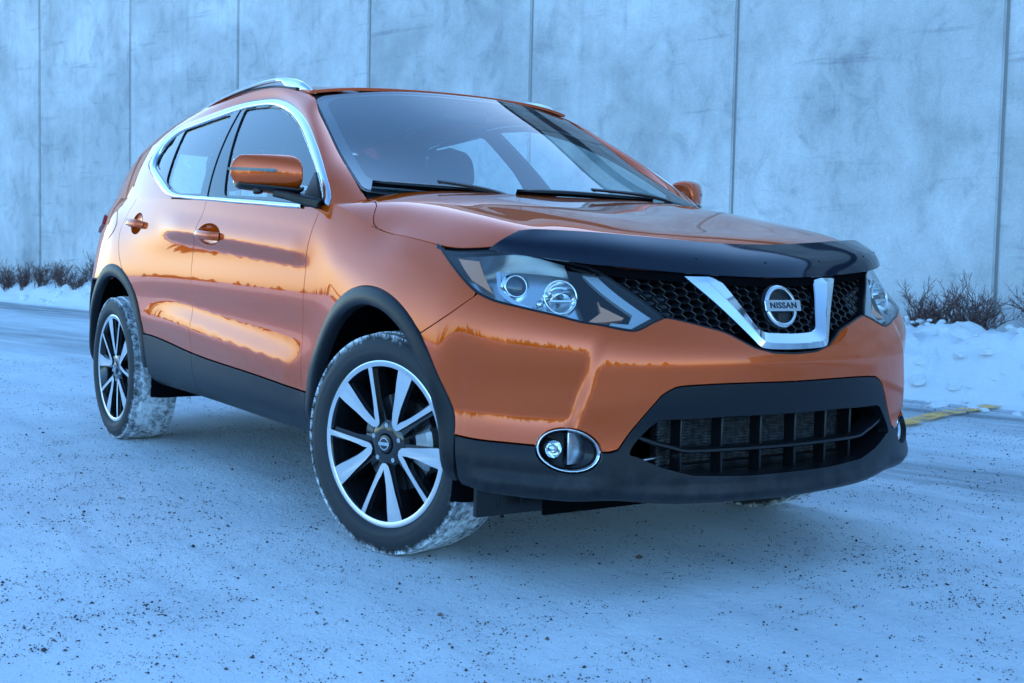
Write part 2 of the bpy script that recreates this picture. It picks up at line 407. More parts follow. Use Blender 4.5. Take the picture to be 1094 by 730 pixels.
def pocket(P):
    # hollow round the fog lamp and behind the bumper corner
    x, y, z = P[..., 0], np.abs(P[..., 1]), P[..., 2]
    q = x - y  # runs along the corner
    # edges: front edge is a slanted line, top edge nearly level
    fe = .11 + .42 * np.clip(z - .50, -.2, .2)
    d = (1 - sm(fe - .05, fe + .02, q)) * sm(-.50, -.36, q)
    d = d * (1 - sm(.52, .80, z)) * sm(.36, .50, z)
    return .032 * d
def L(s, t):
    s = np.asarray(s, float); t = np.asarray(t, float)
    far = s > NS - 1; ss = np.where(far, 2 * (NS - 1) - s, s)
    P = _Lg(ss + 3, t)
    w = P.copy()
    d = crease(P[..., 0], P[..., 2])
    w[..., 1] = P[..., 1] - d
    p = pocket(P)
    k = .7071
    w[..., 0] = w[..., 0] - p * k; w[..., 1] = w[..., 1] + p * k
    w[..., 1] = np.where(far, -w[..., 1], w[..., 1])
    return w
def normals(S, a, b, h=1e-3):
    Pa = S(a + h, b) - S(a - h, b); Pb = S(a, b + h) - S(a, b - h)
    n = np.cross(Pa, Pb); n /= np.linalg.norm(n, axis=-1, keepdims=True) + 1e-12
    return n
_gs, _gt = np.meshgrid(np.linspace(0, NS - 1, 421), np.linspace(0, 9, 181), indexing='ij')
_gP = L(_gs, _gt)
def invert(pts, ang=0., smin=4, smax=None):
    # elevation coordinates (u, z) -> (s, t); ang = compass of the view: 0 side (u = x), 90 front (u = -y)
    smax = smax or NS - 1
    a = np.radians(ang); ux, uy = np.cos(a), -np.sin(a)
    m = (_gs >= smin) & (_gs <= smax)
    G = np.stack([_gP[..., 0] * ux + _gP[..., 1] * uy, _gP[..., 2]], -1)[m]; S0 = _gs[m]; T0 = _gt[m]
    out = []
    pts = np.atleast_2d(np.asarray(pts, float))
    for p in pts:
        k = np.argmin(((G - p) ** 2).sum(1)); st = np.array([S0[k], T0[k]])
        for _ in range(6):
            f = lambda q: (lambda P: np.array([P[0] * ux + P[1] * uy, P[2]]))(L(q[0], q[1]))
            r = f(st) - p; h = 1e-4
            J = np.stack([(f(st + [h, 0]) - f(st - [h, 0])) / (2 * h), (f(st + [0, h]) - f(st - [0, h])) / (2 * h)], 1)
            try: dq = np.linalg.solve(J, r)
            except Exception: break
            st = st - np.clip(dq, -.3, .3); st[0] = np.clip(st[0], max(smin - .5, 0), NS - 1); st[1] = np.clip(st[1], 0, 9)
        out.append(st)
    return np.array(out)
PICK = {
 'lamp_low': [(13.933, 9.0), (14.508, 8.281), (14.907, 7.768), (15.15, 7.498), (15.329, 7.354), (15.617, 7.205), (16.022, 7.094), (16.665, 6.869), (17.099, 6.637), (17.448, 6.548), (17.827, 6.381), (18.008, 6.356), (18.157, 6.464), (18.389, 6.733), (18.613, 6.953)],
 'lamp_in': [(18.613, 6.953), (18.363, 7.701), (18.056, 8.32), (17.797, 8.716)],
 'grille_low': [(18.667, 6.956), (18.863, 6.86), (19.256, 6.582), (19.619, 6.292), (19.85, 5.944), (20.103, 5.524)],
 'black_top': [(14.639, 1.977), (16.318, 1.948), (16.943, 1.861), (17.455, 1.82), (17.637, 1.85), (17.742, 1.944), (18.009, 2.501), (18.295, 3.232), (18.381, 3.43), (18.532, 3.627), (18.696, 3.739), (19.27, 3.794), (19.958, 3.788), (20.811, 3.776)],
 'opening': [(18.467, 2.555), (18.318, 2.477), (18.126, 2.198), (17.961, 1.939), (17.906, 1.769), (18.02, 1.721), (18.441, 1.508), (18.955, 1.34), (20.054, 1.274), (20.919, 1.282)],
 'opening_top': [(18.467, 2.555), (19.031, 2.543), (19.69, 2.572), (20.611, 2.566)],
 'fog': [(17.428, 1.733), (17.403, 1.649), (17.358, 1.574), (17.296, 1.507), (17.217, 1.452), (17.127, 1.411), (17.026, 1.385), (16.921, 1.375), (16.814, 1.384), (16.709, 1.41), (16.61, 1.453), (16.522, 1.511), (16.446, 1.582), (16.386, 1.662), (16.344, 1.75), (16.321, 1.843), (16.318, 1.939), (16.336, 2.037), (16.375, 2.132), (16.432, 2.219), (16.506, 2.292), (16.594, 2.346), (16.693, 2.377), (16.8, 2.385), (16.921, 2.382), (17.037, 2.35), (17.14, 2.283), (17.232, 2.199), (17.311, 2.106), (17.372, 2.01), (17.412, 1.914), (17.431, 1.821)],
 'seam': [(13.639, 4.755), (14.192, 5.706), (14.762, 6.644), (15.26, 7.382)],
 'projector': [(16.037, 8.091)],
 'reflector': [(16.905, 7.886)],
 'side_reflector': [(14.589, 8.684), (15.263, 8.622), (15.385, 8.137), (15.592, 7.508), (15.329, 7.709), (15.049, 7.873), (14.85, 8.201)],
 'lamp_bezel': [(15.532, 8.539), (16.573, 8.597), (17.27, 8.659), (17.525, 8.233), (17.515, 7.625), (17.296, 7.039), (16.887, 7.017), (16.412, 7.129), (16.03, 7.276), (15.826, 7.49), (15.655, 7.989)],
 'daytime_strip': [(17.459, 8.6), (17.751, 8.626), (18.452, 7.013), (18.008, 6.508), (17.627, 6.637), (17.691, 6.778), (17.995, 6.739), (18.127, 7.126)],
 'turn_reflector': [(17.625, 7.839), (17.663, 7.613), (18.032, 7.118), (17.961, 7.008), (17.349, 6.805), (17.284, 6.831), (17.609, 7.331)],
 'blade': [(18.089, 2.107), (18.413, 1.958), (18.669, 1.876), (18.941, 1.802), (19.681, 1.795), (20.548, 1.795)],
 'bars': [(19.002, 2.035), (19.749, 1.995), (20.554, 1.982), (21.287, 1.987), (22.065, 2.024)],
 'fog_bulb': [(16.612, 1.911)],
 'fuel_door': [(4.971, 8.479), (5.674, 7.541), (5.613, 6.812), (5.285, 6.317), (4.766, 6.328), (4.478, 7.281), (4.001, 8.313), (4.297, 8.554)],
 'front_handle': [(8.252, 7.403)],
 'rear_handle': [(6.581, 7.671)],
 'chrome_out': [(-0.598, 1.062), (-1.016, 1.083), (-1.486, 1.108), (-1.785, 1.124), (-1.961, 1.134), (-2.1, 1.162), (-2.283, 1.215), (-2.462, 1.268), (-2.579, 1.313), (-2.551, 1.367), (-2.521, 1.435), (-2.43, 1.468), (-2.129, 1.497), (-1.756, 1.525), (-1.6, 1.528), (-1.435, 1.521), (-1.282, 1.502), (-1.097, 1.457), (-0.888, 1.381), (-0.698, 1.287), (-0.565, 1.207), (-0.47, 1.142), (-0.416, 1.089), (-0.41, 1.067)],
 'chrome_in': [(-0.607, 1.075), (-1.028, 1.098), (-1.498, 1.122), (-1.903, 1.143), (-2.058, 1.172), (-2.209, 1.218), (-2.394, 1.273), (-2.464, 1.301), (-2.489, 1.37), (-2.432, 1.413), (-2.361, 1.446), (-2.071, 1.469), (-1.705, 1.498), (-1.551, 1.501), (-1.385, 1.493), (-1.26, 1.474), (-1.103, 1.432), (-0.909, 1.358), (-0.729, 1.27), (-0.606, 1.2), (-0.505, 1.134), (-0.454, 1.081)],
 'quarter_glass': [(-2.454, 1.3), (-2.464, 1.369), (-2.414, 1.415), (-2.365, 1.442), (-2.315, 1.258)],
 'rear_glass': [(-2.301, 1.462), (-1.769, 1.492), (-1.534, 1.13), (-1.905, 1.145), (-2.058, 1.172), (-2.153, 1.204)],
 'front_glass': [(-1.657, 1.502), (-1.551, 1.501), (-1.385, 1.493), (-1.26, 1.474), (-1.103, 1.432), (-0.909, 1.358), (-0.729, 1.27), (-0.606, 1.2), (-0.505, 1.134), (-0.454, 1.081), (-0.607, 1.075), (-1.358, 1.118)],
}
# ------------------------------------------------------------ the car
car = empty('suv_car'); tag(car, 'orange compact SUV parked on the snow in front of the concrete wall', 'car')
LS = (.22, .095)     # rough metres per unit of (s, t)
def side(pts, **k): return [tuple(q) for q in invert(pts, 0., **k)]
def arch(cx, cz, r, a0, a1, n=24): return [(cx + r * math.cos(R_(a0 + (a1 - a0) * i / n)), cz + r * math.sin(R_(a0 + (a1 - a0) * i / n))) for i in range(n + 1)]
FA = (-.005, .335, .479); RA = (-2.655, .352, .478)
B_SHUT = [(-1.591, .486), (-1.60, .63), (-1.622, .774), (-1.617, .897), (-1.555, 1.011), (-1.52, 1.075)]
F_SHUT = [(-.515, .443), (-.521, .657), (-.513, .815), (-.505, .913), (-.478, 1.0), (-.455, 1.055)]
R_SHUT = [(-2.50, .80), (-2.579, .886), (-2.63, .997), (-2.60, 1.075), (-2.53, 1.14)]
st_B = side(cr(B_SHUT, 5)); st_F = side(cr(F_SHUT, 5)); st_R = side(cr(R_SHUT, 5))
def toplim(l): l = list(l); l[-1] = (l[-1][0], 9.0); return l
st_B, st_F, st_R = toplim(st_B), toplim(st_F), toplim(st_R)
def at_t(s0, s1, t, n=12): return [(s0 + (s1 - s0) * i / n, t) for i in range(n + 1)]
lamp_low = cr(PICK['lamp_low'], 3); lamp_in = cr(PICK['lamp_in'], 3)
s_li = lamp_in[-1][0]
lamp_top = at_t(s_li, 13.94, 8.86, 16)          # under the bonnet edge
arch_f_front = side(arch(*FA, 65, -4, 20), smin=11); arch_f_all = side(arch(*FA, 167, -4, 40), smin=9)
k_seam = PICK['seam']
LR = {}
def lr(name, label_r, S, poly, m, parent=car, **kw):
    r = panel(S, poly, **kw); a = r.build(name, m, parent); b = r.mirror().build(name, m, parent)
    return a, b
paint = MT['paint']
# front door, rear door
bot_f = at_t(st_B[0][0], st_F[0][0], 2.0, 10)
def ell(c, rs, rt_, n=36): return [(c[0] + rs * math.cos(2 * math.pi * k / n), c[1] + rt_ * math.sin(2 * math.pi * k / n)) for k in range(n)]
CUP_F = (PICK['front_handle'][0][0] + .05, PICK['front_handle'][0][1]); CUP_R = (PICK['rear_handle'][0][0] + .05, PICK['rear_handle'][0][1])
CUPR = (.21, .60)
fd = lr('front_door', None, L, bot_f + st_F[1:] + st_B[::-1][:-1], paint, holes=[ell(CUP_F, *CUPR)], scale=LS, step=.02)
ra_pts = side(arch(*RA, 70, 22, 16), smin=5, smax=9)
rd_bot = at_t(ra_pts[-1][0], st_B[0][0], 2.0, 8)
rdp = ra_pts + rd_bot[1:] + st_B[1:] + st_R[::-1][:-1]
rd = lr('rear_door', None, L, rdp, paint, holes=[ell(CUP_R, .17, CUPR[1])], scale=LS, step=.02)
# fender
fa_l = side(arch(*FA, 167, 47.5, 30), smin=9)
seam = cr(k_seam, 4)
fa_l[-1] = seam[0]
j = 4
fen = fa_l + seam[1:-1]
# up the outer edge of the lamp
low_in = [q for q in lamp_low if q[0] < seam[-1][0]]
fen += low_in[::-1] + [(13.9, 9.0)] + at_t(13.9, st_F[-1][0], 9.0, 20)[1:] + st_F[::-1][1:]
fen_bot = [(st_F[0][0], 2.0)]
fe = lr('fender', None, L, fen[:], paint, scale=LS, step=.02, merged=lambda P: (P[:, 2] > .97) & (P[:, 0] > -.46) & (P[:, 0] < -.12))
# quarter panel and rear bumper
ra_q = side(arch(*RA, 180, 74, 24), smin=3, smax=9)
sb = 3.6
qp = lr('quarter_panel', None, L, [(sb, 4.6)] + [q for q in ra_q if q[1] > 4.6] + st_R + [(0.05, 9.0), (0.05, 4.6)], paint, scale=LS, step=.03)
rb = panel(L, [(0, .2), (4.2, .2)] + side(arch(*RA, 196, 181, 6), smin=3, smax=6) + [(sb, 4.55), (0, 4.55)], scale=LS, step=.03)
rb.merge(rb.mirror()); rb.build('rear_bumper', MT['plastic'], car)
# front bumper: painted skin
bt = cr(PICK['black_top'][:3], 3) + cr(PICK['black_top'][2:7], 3)[1:] + cr(PICK['black_top'][6:], 3)[1:]
bt[0] = (14.69, 1.995)
fog = PICK['fog']; fog_up = fog[16:32]; fog_lo = fog[16::-1] + [fog[31]]
bt_a = [q for q in bt if q[0] < fog[16][0] - .01]; bt_b = [q for q in bt if q[0] > 17.445]
gl_ = cr(PICK['grille_low'], 3)
bt_b = [q for q in bt_b if q[0] < 20.99] + [(21.0, 3.775)]
bt = bt_a + fog_up + bt_b                    # the painted edge passes over the fog lamp
bt_low = bt_a + fog_lo + bt_b                # the black edge passes under it
gl_ = gl_ + [(20.5, 5.2), (21.0, 5.12)]
fa_r = side(arch(*FA, 47.5, 10, 12), smin=12)
fa_r[0] = seam[0]
low_fr = [q for q in lamp_low if q[0] >= seam[-1][0]]
half = bt + gl_[::-1] + low_fr[::-1] + seam[::-1][1:-1] + fa_r
def sym(poly_open):
    # outline of the right half whose ends lie on the centre line -> whole outline
    return poly_open
fb = panel(L, half, holes=[], scale=LS, step=.016, depth=.035, sym=21.)
fb.merge(fb.mirror()); fbo = fb.build('front_bumper', paint, car)
# ---- bonnet, cowl corner, black lower cladding
_es = np.linspace(9.6, 21, 600); _eP = L(_es, np.full(600, 9.0)); _ord = np.argsort(_eP[:, 0]); _eP = _eP[_ord]; _eP = _eP[_eP[:, 0] < .42]
_edz = _eP[:, 2] - T(_eP[:, 0], _eP[:, 1])
def Ts(a, b):
    # bonnet sheet, eased so that its edge meets the fender exactly
    a, b = np.asarray(a, float), np.asarray(b, float); k = np.exp(-np.maximum(0, np.interp(a, _eP[:, 0], -_eP[:, 1]) - np.abs(b)) / .05) * (1 - sm(.30, .42, a))
    return np.stack([a, b, T(a, b) + np.interp(a, _eP[:, 0], _edz) * k], -1)
hood_front = cr([(.785, 0), (.772, .175), (.735, .345), (.68, .505), (.60, .627), (.50, .715), (.381, .772), (.27, .80), (.08, .8145), (-.06, .8175)], 4)
hood_back = cr([(-.06, .8175), (-.112, .815), (-.145, .803), (-.172, .785), (-.20, .764)], 4) + cr([(-.20, .764), (-.255, .742), (-.325, .732)], 3)[1:]
cowl_e = cr([(-.325, .732), (-.30, .60), (-.262, .40), (-.236, .20), (-.226, 0)], 4)
rt_ = hood_front + hood_back[1:] + cowl_e[1:]
hood = [(x, -y) for x, y in rt_[::-1]] + [(x, y) for x, y in rt_[1:-1]]
hood_o = panel(Ts, hood, step=.022, depth=.03).build('hood', paint, car)
corner = [(x, float(np.interp(x, _eP[:, 0], -_eP[:, 1]))) for x in np.linspace(-.48, -.07, 24)] + hood_back[1:] + [(-.375, .722), (-.43, .775)]
m = panel(Ts, [(x, -y) for x, y in corner][::-1], step=.02, merged=lambda P: (P[:, 1] < -np.interp(P[:, 0], _eP[:, 0], -_eP[:, 1]) + .002) & (P[:, 0] > -.47))
m.build('cowl_corner', paint, car); m.mirror().build('cowl_corner', paint, car)
plastic = MT['plastic']
# wheel arch mouldings: lofted round the arch on the body surface
def arch_ring(cx, cz, a0, a1, smin, smax, r1, r0=.4790, n=60, ri=.421):
    rad = [r0 + .001, r0, r0 - .006, r0 - .03, ri + .014, ri + .004, ri, ri]; off = [-.01, .002, .006, .008, .008, .004, -.004, -.03]
    rows_ = []
    for i in range(n + 1):
        a = R_(a0 + (a1 - a0) * i / n); row = []
        q = invert([(cx + r * math.cos(a), cz + r * math.sin(a)) for r in rad], 0., smin=smin, smax=smax)
        P = L(q[:, 0], q[:, 1]); N = normals(L, q[:, 0], q[:, 1])
        for k in range(len(rad)):
            nn = N[k] * np.array([.6, 1, .35]); nn /= np.linalg.norm(nn); row.append(P[k] + nn * off[k])
        rows_.append(row)
    mm = M(); loft(mm, rows_); return mm
for cx, cz, _, a0, a1, s0, s1 in ((*FA, 190, -5, 8.5, 15.4), (*RA, 190, 3, 2.5, 8)):
    m = arch_ring(cx, cz, a0, a1, s0, s1, 0); nrm = 60
    m.build('arch_moulding', plastic, car, sharp=50); m.mirror().build('arch_moulding', plastic, car, sharp=50)
# sill mouldings on the doors
sil_front = side(arch(*FA, 167.5, 187, 6)[::1], smin=9, smax=12)
sil_rear = side(arch(*RA, 0, 22.5, 6), smin=6, smax=9)
sB = [(st_B[0][0], 1.97), (8.06, 1.2), (8.10, .6), (8.12, .06)]
m = panel(L, [(q[0], min(q[1], 1.97)) for q in [sil_front[-1], ]] + [(9.75, .06)] + sB[::-1] + at_t(st_B[0][0], sil_front[0][0], 1.97, 8)[1:] + sil_front[1:-1], scale=LS, step=.03, off=.004, depth=.02)
m.build('door_sill_moulding', plastic, fd[0]); m.mirror().build('door_sill_moulding', plastic, fd[1])
m = panel(L, sB + [(7.05, .06)] + sil_rear[1:-1] + at_t(sil_rear[-1][0], st_B[0][0], 1.97, 8)[:-1], scale=LS, step=.03, off=.004, depth=.02)
m.build('door_sill_moulding', plastic, rd[0]); m.mirror().build('door_sill_moulding', plastic, rd[1])
# lower front bumper in black plastic, with the fog lamp hole and the air opening
fog = PICK['fog']
op = cr(PICK['opening'][:-2], 4) + [(20.0, 1.274), (21.0, 1.285)]
opt = cr(PICK['opening_top'], 4); opt = [q for q in opt if q[0] < 20.9] + [(21.0, 2.566)]
op_half = [(q[0], q[1]) for q in op]           # right side corner round to the centre, along the bottom
opening_open = opt[::-1] + op_half[1:]          # from centre top, round the corner, to centre bottom
seam_low = [(14.69, 1.975), (14.72, 1.55), (14.80, .9), (14.93, .03)]
blk = seam_low + at_t(14.93, 21.0, .03, 30)[1:] + opening_open[::-1] + [(21.0, 3.755)] + [(q[0], q[1] - .02) for q in bt_low[::-1][1:-1]]
def low_disp(S):
    def f(a, b):
        P = S(a, b); a = np.asarray(a, float); b = np.asarray(b, float); aa = np.where(a > 21, 42 - a, a)
        # swept ledge under the fog lamp and a chin that stands out under the opening
        d = .014 * sm(14.9, 15.6, aa) * (1 - sm(16.9, 18.0, aa)) * (1 - sm(.9, 1.35, b)) * sm(.1, .5, b) + .016 * sm(17.0, 19.0, aa) * (1 - sm(.75, 1.15, b)) * sm(0., .35, b) - .012 * sm(17.6, 18.6, aa) * sm(1.6, 2.2, b) * (1 - sm(3.0, 3.6, b)) * 0
        N = normals(S, a, b); return P + N * d[..., None]
    return f
Ld = low_disp(L)
m = panel(Ld, blk, scale=LS, step=.009, depth=.035, sym=21.)
m.merge(m.mirror()); lowb = m.build('lower_bumper', plastic, fbo)
# underside
m = M()
for pts in ([(-.45, .80), (.55, .80), (.70, .62), (.80, .35), (.83, 0)],):
    pass
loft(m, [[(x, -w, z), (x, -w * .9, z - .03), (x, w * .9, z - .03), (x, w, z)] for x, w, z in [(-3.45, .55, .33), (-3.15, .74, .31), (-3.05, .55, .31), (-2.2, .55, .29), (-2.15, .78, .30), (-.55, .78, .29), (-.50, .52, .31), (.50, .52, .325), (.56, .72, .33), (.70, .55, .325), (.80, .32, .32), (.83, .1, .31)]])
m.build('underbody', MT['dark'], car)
# wheel wells
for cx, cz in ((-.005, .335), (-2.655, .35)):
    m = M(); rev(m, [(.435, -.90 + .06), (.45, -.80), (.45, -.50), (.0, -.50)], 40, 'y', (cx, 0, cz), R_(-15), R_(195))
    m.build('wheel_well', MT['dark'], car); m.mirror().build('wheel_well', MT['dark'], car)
# mud flap in front of the wheel
m = M(); box(m, (.50, -.66, .255), (.02, .30, .13)); box(m, (.507, -.58, .26), (.012, .01, .10)); box(m, (.507, -.66, .26), (.012, .01, .10)); box(m, (.507, -.74, .26), (.012, .01, .10))
m.build('air_deflector', MT['plastic_smooth'], car, bevel=.003)

# ---- greenhouse
def Gs(x, z): return np.stack([np.asarray(x, float), -green_w(x, z), np.asarray(z, float)], -1)
# windscreen
W_rows = [[(-.20, 0, 1.075), (-.225, .37, 1.08), (-.345, .742, 1.118)],
          [(-.475, 0, 1.255), (-.505, .335, 1.252), (-.625, .690, 1.252)],
          [(-.735, 0, 1.418), (-.762, .315, 1.412), (-.855, .645, 1.390)],
          [(-.985, 0, 1.553), (-1.005, .30, 1.545), (-1.062, .597, 1.506)]]
_W = []
for r in W_rows: _W.append([(x, -y, z) for x, y, z in r[:0:-1]] + r)
_Wg = Grid(np.array(_W))
def Ws(u, v): return _Wg(np.asarray(v, float) * 3, (np.asarray(u, float) + 1) * 2)
def bez(a, b, ta, tb, n=10):
    a, b, ta, tb = map(np.array, (a, b, ta, tb)); o = []
    for i in range(n + 1):
        t = i / n; o.append(a * (2 * t ** 3 - 3 * t * t + 1) + ta * (t ** 3 - 2 * t * t + t) + b * (-2 * t ** 3 + 3 * t * t) + tb * (t ** 3 - t * t))
    return o
ws_poly = [(-.985, .03), (.985, .03), (.985, .97), (-.985, .97)]
def rr(x0, y0, x1, y1, r, n=5):
    o = []
    for cx, cy, a in ((x1 - r[0], y0 + r[1], -90), (x1 - r[0], y1 - r[1], 0), (x0 + r[0], y1 - r[1], 90), (x0 + r[0], y0 + r[1], 180)):
        for i in range(n + 1):
            t = R_(a + 90 * i / n); o.append((cx + r[0] * math.cos(t), cy + r[1] * math.sin(t)))
    return o
def rr2(x0, y0, x1, y1, rb, rt, n=5):
    o = []
    for cx, cy, a, r in ((x1 - rb[0], y0 + rb[1], -90, rb), (x1 - rt[0], y1 - rt[1], 0, rt), (x0 + rt[0], y1 - rt[1], 90, rt), (x0 + rb[0], y0 + rb[1], 180, rb)):
        for i in range(n + 1):
            t = R_(a + 90 * i / n); o.append((cx + r[0] * math.cos(t), cy + r[1] * math.sin(t)))
    return o
ws_out = rr2(-.992, .012, .992, .985, (.035, .04), (.10, .09))
ws = panel(Ws, ws_out, scale=(.68, .75), step=.05, depth=.006, flange=False).build('windshield', MT['screen'], car)
frit_m = mat('ceramic_band', (.01, .011, .014), .25)
panel(Ws, ws_out, holes=[rr(-.93, .085, .93, .95, (.12, .10))], scale=(.68, .75), step=.03, off=-.006, flange=False).build('frit_band', frit_m, ws)
panel(Ws, rr2(-1.0, .0, 1.0, 1.0, (.03, .03), (.10, .09)), holes=[rr2(-.978, .026, .978, .975, (.035, .04), (.10, .09))], scale=(.68, .75), step=.015, off=-.003, flange=False).build('rubber_seal', MT['plastic_smooth'], ws)
# roof
roof_c = Curve1([-3.2, -2.95, -2.6, -2.2, -1.7, -1.3, -.985, -.8], [1.435, 1.485, 1.540, 1.578, 1.600, 1.587, 1.556, 1.52])
def roof_z(x, y):
    y = np.abs(np.asarray(y, float)); return roof_c(x) - (.085 - .055 * sm(-1.05, -1.5, x)) * y ** 2 - (.42 - .10 * sm(-1.05, -1.5, x)) * np.maximum(y - .28, 0) ** 3
def Rs(x, y): return np.stack([np.asarray(x, float), np.asarray(y, float), roof_z(x, y)], -1)
I_roof = [(-1.062, .600), (-1.2, .597), (-1.45, .593), (-1.75, .588), (-2.1, .58), (-2.4, .57), (-2.7, .555), (-2.97, .54)]
front_edge = [(-1.066, .598), (-1.01, .31), (-.992, 0)]
fe_ = cr([(-1.066, .597), (-1.008, .30), (-.990, 0), (-1.008, -.30), (-1.066, -.597)], 5)
rp = fe_ + [(x, -y + .004) for x, y in I_roof[1:]] + [(-3.0, -.3), (-3.02, 0), (-3.0, .3)] + [(x, y - .004) for x, y in I_roof[::-1][:-1]]
panel(Rs, rp[::-1] if False else rp, step=.05, depth=.01).build('roof', paint, car)
# pillar and cant rail strip: from the window surround up to windscreen edge and roof
co = PICK['chrome_out']
o_x = [-.385, -.47, -.565, -.698, -.888, -1.06, -1.282, -1.5, -1.756, -2.129, -2.45, -2.70, -2.93]
o_z = [1.040, 1.142, 1.207, 1.287, 1.381, 1.443, 1.502, 1.524, 1.524, 1.496, 1.455, 1.405, 1.345]
O = [np.array([x, -float(green_w(x, z)), z]) for x, z in zip(o_x, o_z)]
I = []; Tin = []
for v in (0.0, .22, .40, .60, .82, 1.0):
    p_ = Ws(-1.0, v); e_ = Ws(-1.0, v) - Ws(-.93, v); I.append(p_); Tin.append(e_ / np.linalg.norm(e_))
I[0] = I[0] + np.array([.035, 0, -.03])
for x, y in [(-1.29, .596), (-1.5, .592), (-1.75, .588), (-2.12, .58), (-2.43, .569), (-2.70, .555), (-2.97, .54)]:
    p_ = Rs(x, -y); I.append(p_); d = Rs(x, -y) - Rs(x, -y + .05); Tin.append(d / np.linalg.norm(d))
rows_ = []
for k, (a, b, tb) in enumerate(zip(O, I, Tin)):
    up = Gs(o_x[k], o_z[k] + .02) - Gs(o_x[k], o_z[k]); up = up / np.linalg.norm(up)
    ln = np.linalg.norm(a - b)
    if k < 6:
        ch = b - a; nn = np.array([.52, -.70, .48]); rows_.append((a, b, ch + nn * .055, ch - nn * .055)); continue
    rows_.append((a, b, up * ln * .85, -tb * ln * .85))
OA = Grid(np.array([[r[0], r[1], r[2], r[3]] for r in rows_]))
def Ps(k, v):
    k = np.asarray(k, float); v = np.asarray(v, float)
    z = np.zeros_like(k); a, b, ta, tb = OA(k, z), OA(k, z + 1), OA(k, z + 2), OA(k, z + 3); t = v[..., None]
    return a * (2 * t ** 3 - 3 * t * t + 1) + ta * (t ** 3 - 2 * t * t + t) + b * (-2 * t ** 3 + 3 * t * t) + tb * (t ** 3 - t * t)
m = panel(Ps, [(0, .0), (12, .0), (12, 1), (0, 1)], scale=(.2, .12), step=.02, nsign=-1, depth=.012, gap=.0012)
m.build('roof_pillar', paint, car); m.mirror().build('roof_pillar', paint, car)
# rear quarter above the waist, on the glass plane
dlo_rear = [(-2.129, 1.497), (-2.43, 1.468), (-2.521, 1.435), (-2.551, 1.367), (-2.579, 1.313), (-2.462, 1.268), (-2.283, 1.215), (-2.1, 1.162), (-1.961, 1.134)]
qpoly = [(-2.129, 1.496), (-2.45, 1.455), (-2.70, 1.405), (-2.93, 1.345), (-3.10, 1.27), (-3.22, 1.20), (-3.26, 1.155), (-3.0, 1.157), (-2.65, 1.148), (-2.2, 1.133), (-1.98, 1.127)] + dlo_rear[::-1]
m = panel(Gs, qpoly[::-1], step=.03, gap=-.002, off=0)
m.build('rear_pillar', paint, car); m.mirror().build('rear_pillar', paint, car)
# side glass, black frame and chrome surround
ch_o, ch_i = PICK['chrome_out'], PICK['chrome_in']
def G3(p, off=0):
    P = Gs(np.array([q[0] for q in p]), np.array([q[1] for q in p])); N = normals(Gs, np.array([q[0] for q in p]), np.array([q[1] for q in p])); return P + N * off
def resample(p, n):
    p = np.array(p, float); d = np.r_[0, np.cumsum(np.linalg.norm(np.diff(p, axis=0), axis=1))]; t = np.linspace(0, d[-1], n)
    return np.stack([np.interp(t, d, p[:, k]) for k in range(p.shape[1])], 1)
a_ = resample(cr(ch_o, 5), 150); b_ = resample(cr(ch_i, 5), 150)
# tie each outer point to its nearest inner point
a_ = a_ + (lambda v: v / np.linalg.norm(v, axis=1, keepdims=True))(a_ - np.array([b_[np.argmin(((b_ - q) ** 2).sum(1))] for q in a_])) * .004
bi = np.array([b_[np.argmin(((b_ - q) ** 2).sum(1))] for q in a_])
for _ in range(4): bi[1:-1] = (bi[:-2] + bi[1:-1] * 2 + bi[2:]) / 4
mid = (a_ + bi) / 2
rows_ = np.stack([G3(a_, -.004), G3(a_, .0035), G3(a_ * .72 + bi * .28, .0075), G3(a_ * .35 + bi * .65, .0075), G3(bi, .003), G3(bi, -.006)], 1)
m = M(); loft(m, rows_[:, ::-1]); chr_r = m.build('window_surround', MT['chrome'], car, sharp=0); m.mirror().build('window_surround', MT['chrome'], car, sharp=0)
frame_out = [tuple(q) for q in bi]
gq, gr, gf = PICK['quarter_glass'], PICK['rear_glass'], PICK['front_glass']
def rc(poly, r, n=4):
    # rounded corners
    out = []; N = len(poly); P = [np.array(q) for q in poly]
    for i in range(N):
        a, b, c = P[i - 1], P[i], P[(i + 1) % N]; u = a - b; w = c - b; lu, lw = np.linalg.norm(u), np.linalg.norm(w)
        if np.dot(u, w) / (lu * lw) < -.93: out.append(tuple(b)); continue
        k = min(r, lu * .4, lw * .4); p, q = b + u / lu * k, b + w / lw * k
        for j in range(n + 1):
            t = j / n; out.append(tuple(p * (1 - t) ** 2 + 2 * b * t * (1 - t) + q * t * t))
    return out
gq2, gr2, gf2 = rc(gq, .03), rc(gr, .03), rc(gf, .03)
m = panel(Gs, frame_out, holes=[gq2, gr2, gf2], step=.02, off=-.004, depth=.02, gap=-.004)
m.build('window_frame', MT['gloss_black'], car); m.mirror().build('window_frame', MT['gloss_black'], car)
for nm, g_, par in (('quarter_window', gq2, None), ('rear_door_window', gr2, rd), ('front_door_window', gf2, fd)):
    m = panel(Gs, g_, step=.05, off=-.010, gap=-.006, flange=False)
    m.build(nm, MT['glass'], par[0] if par else car); m.mirror().build(nm, MT['glass'], par[1] if par else car)
# B pillar cover strip
m = panel(Gs, [(-1.61, 1.112), (-1.525, 1.112), (-1.695, 1.500), (-1.76, 1.503)][::1], step=.05, off=.000, depth=.01)
bp = mat('pillar_gloss', (.03, .032, .036), .12)
m.build('pillar_cover', bp, car); m.mirror().build('pillar_cover', bp, car)
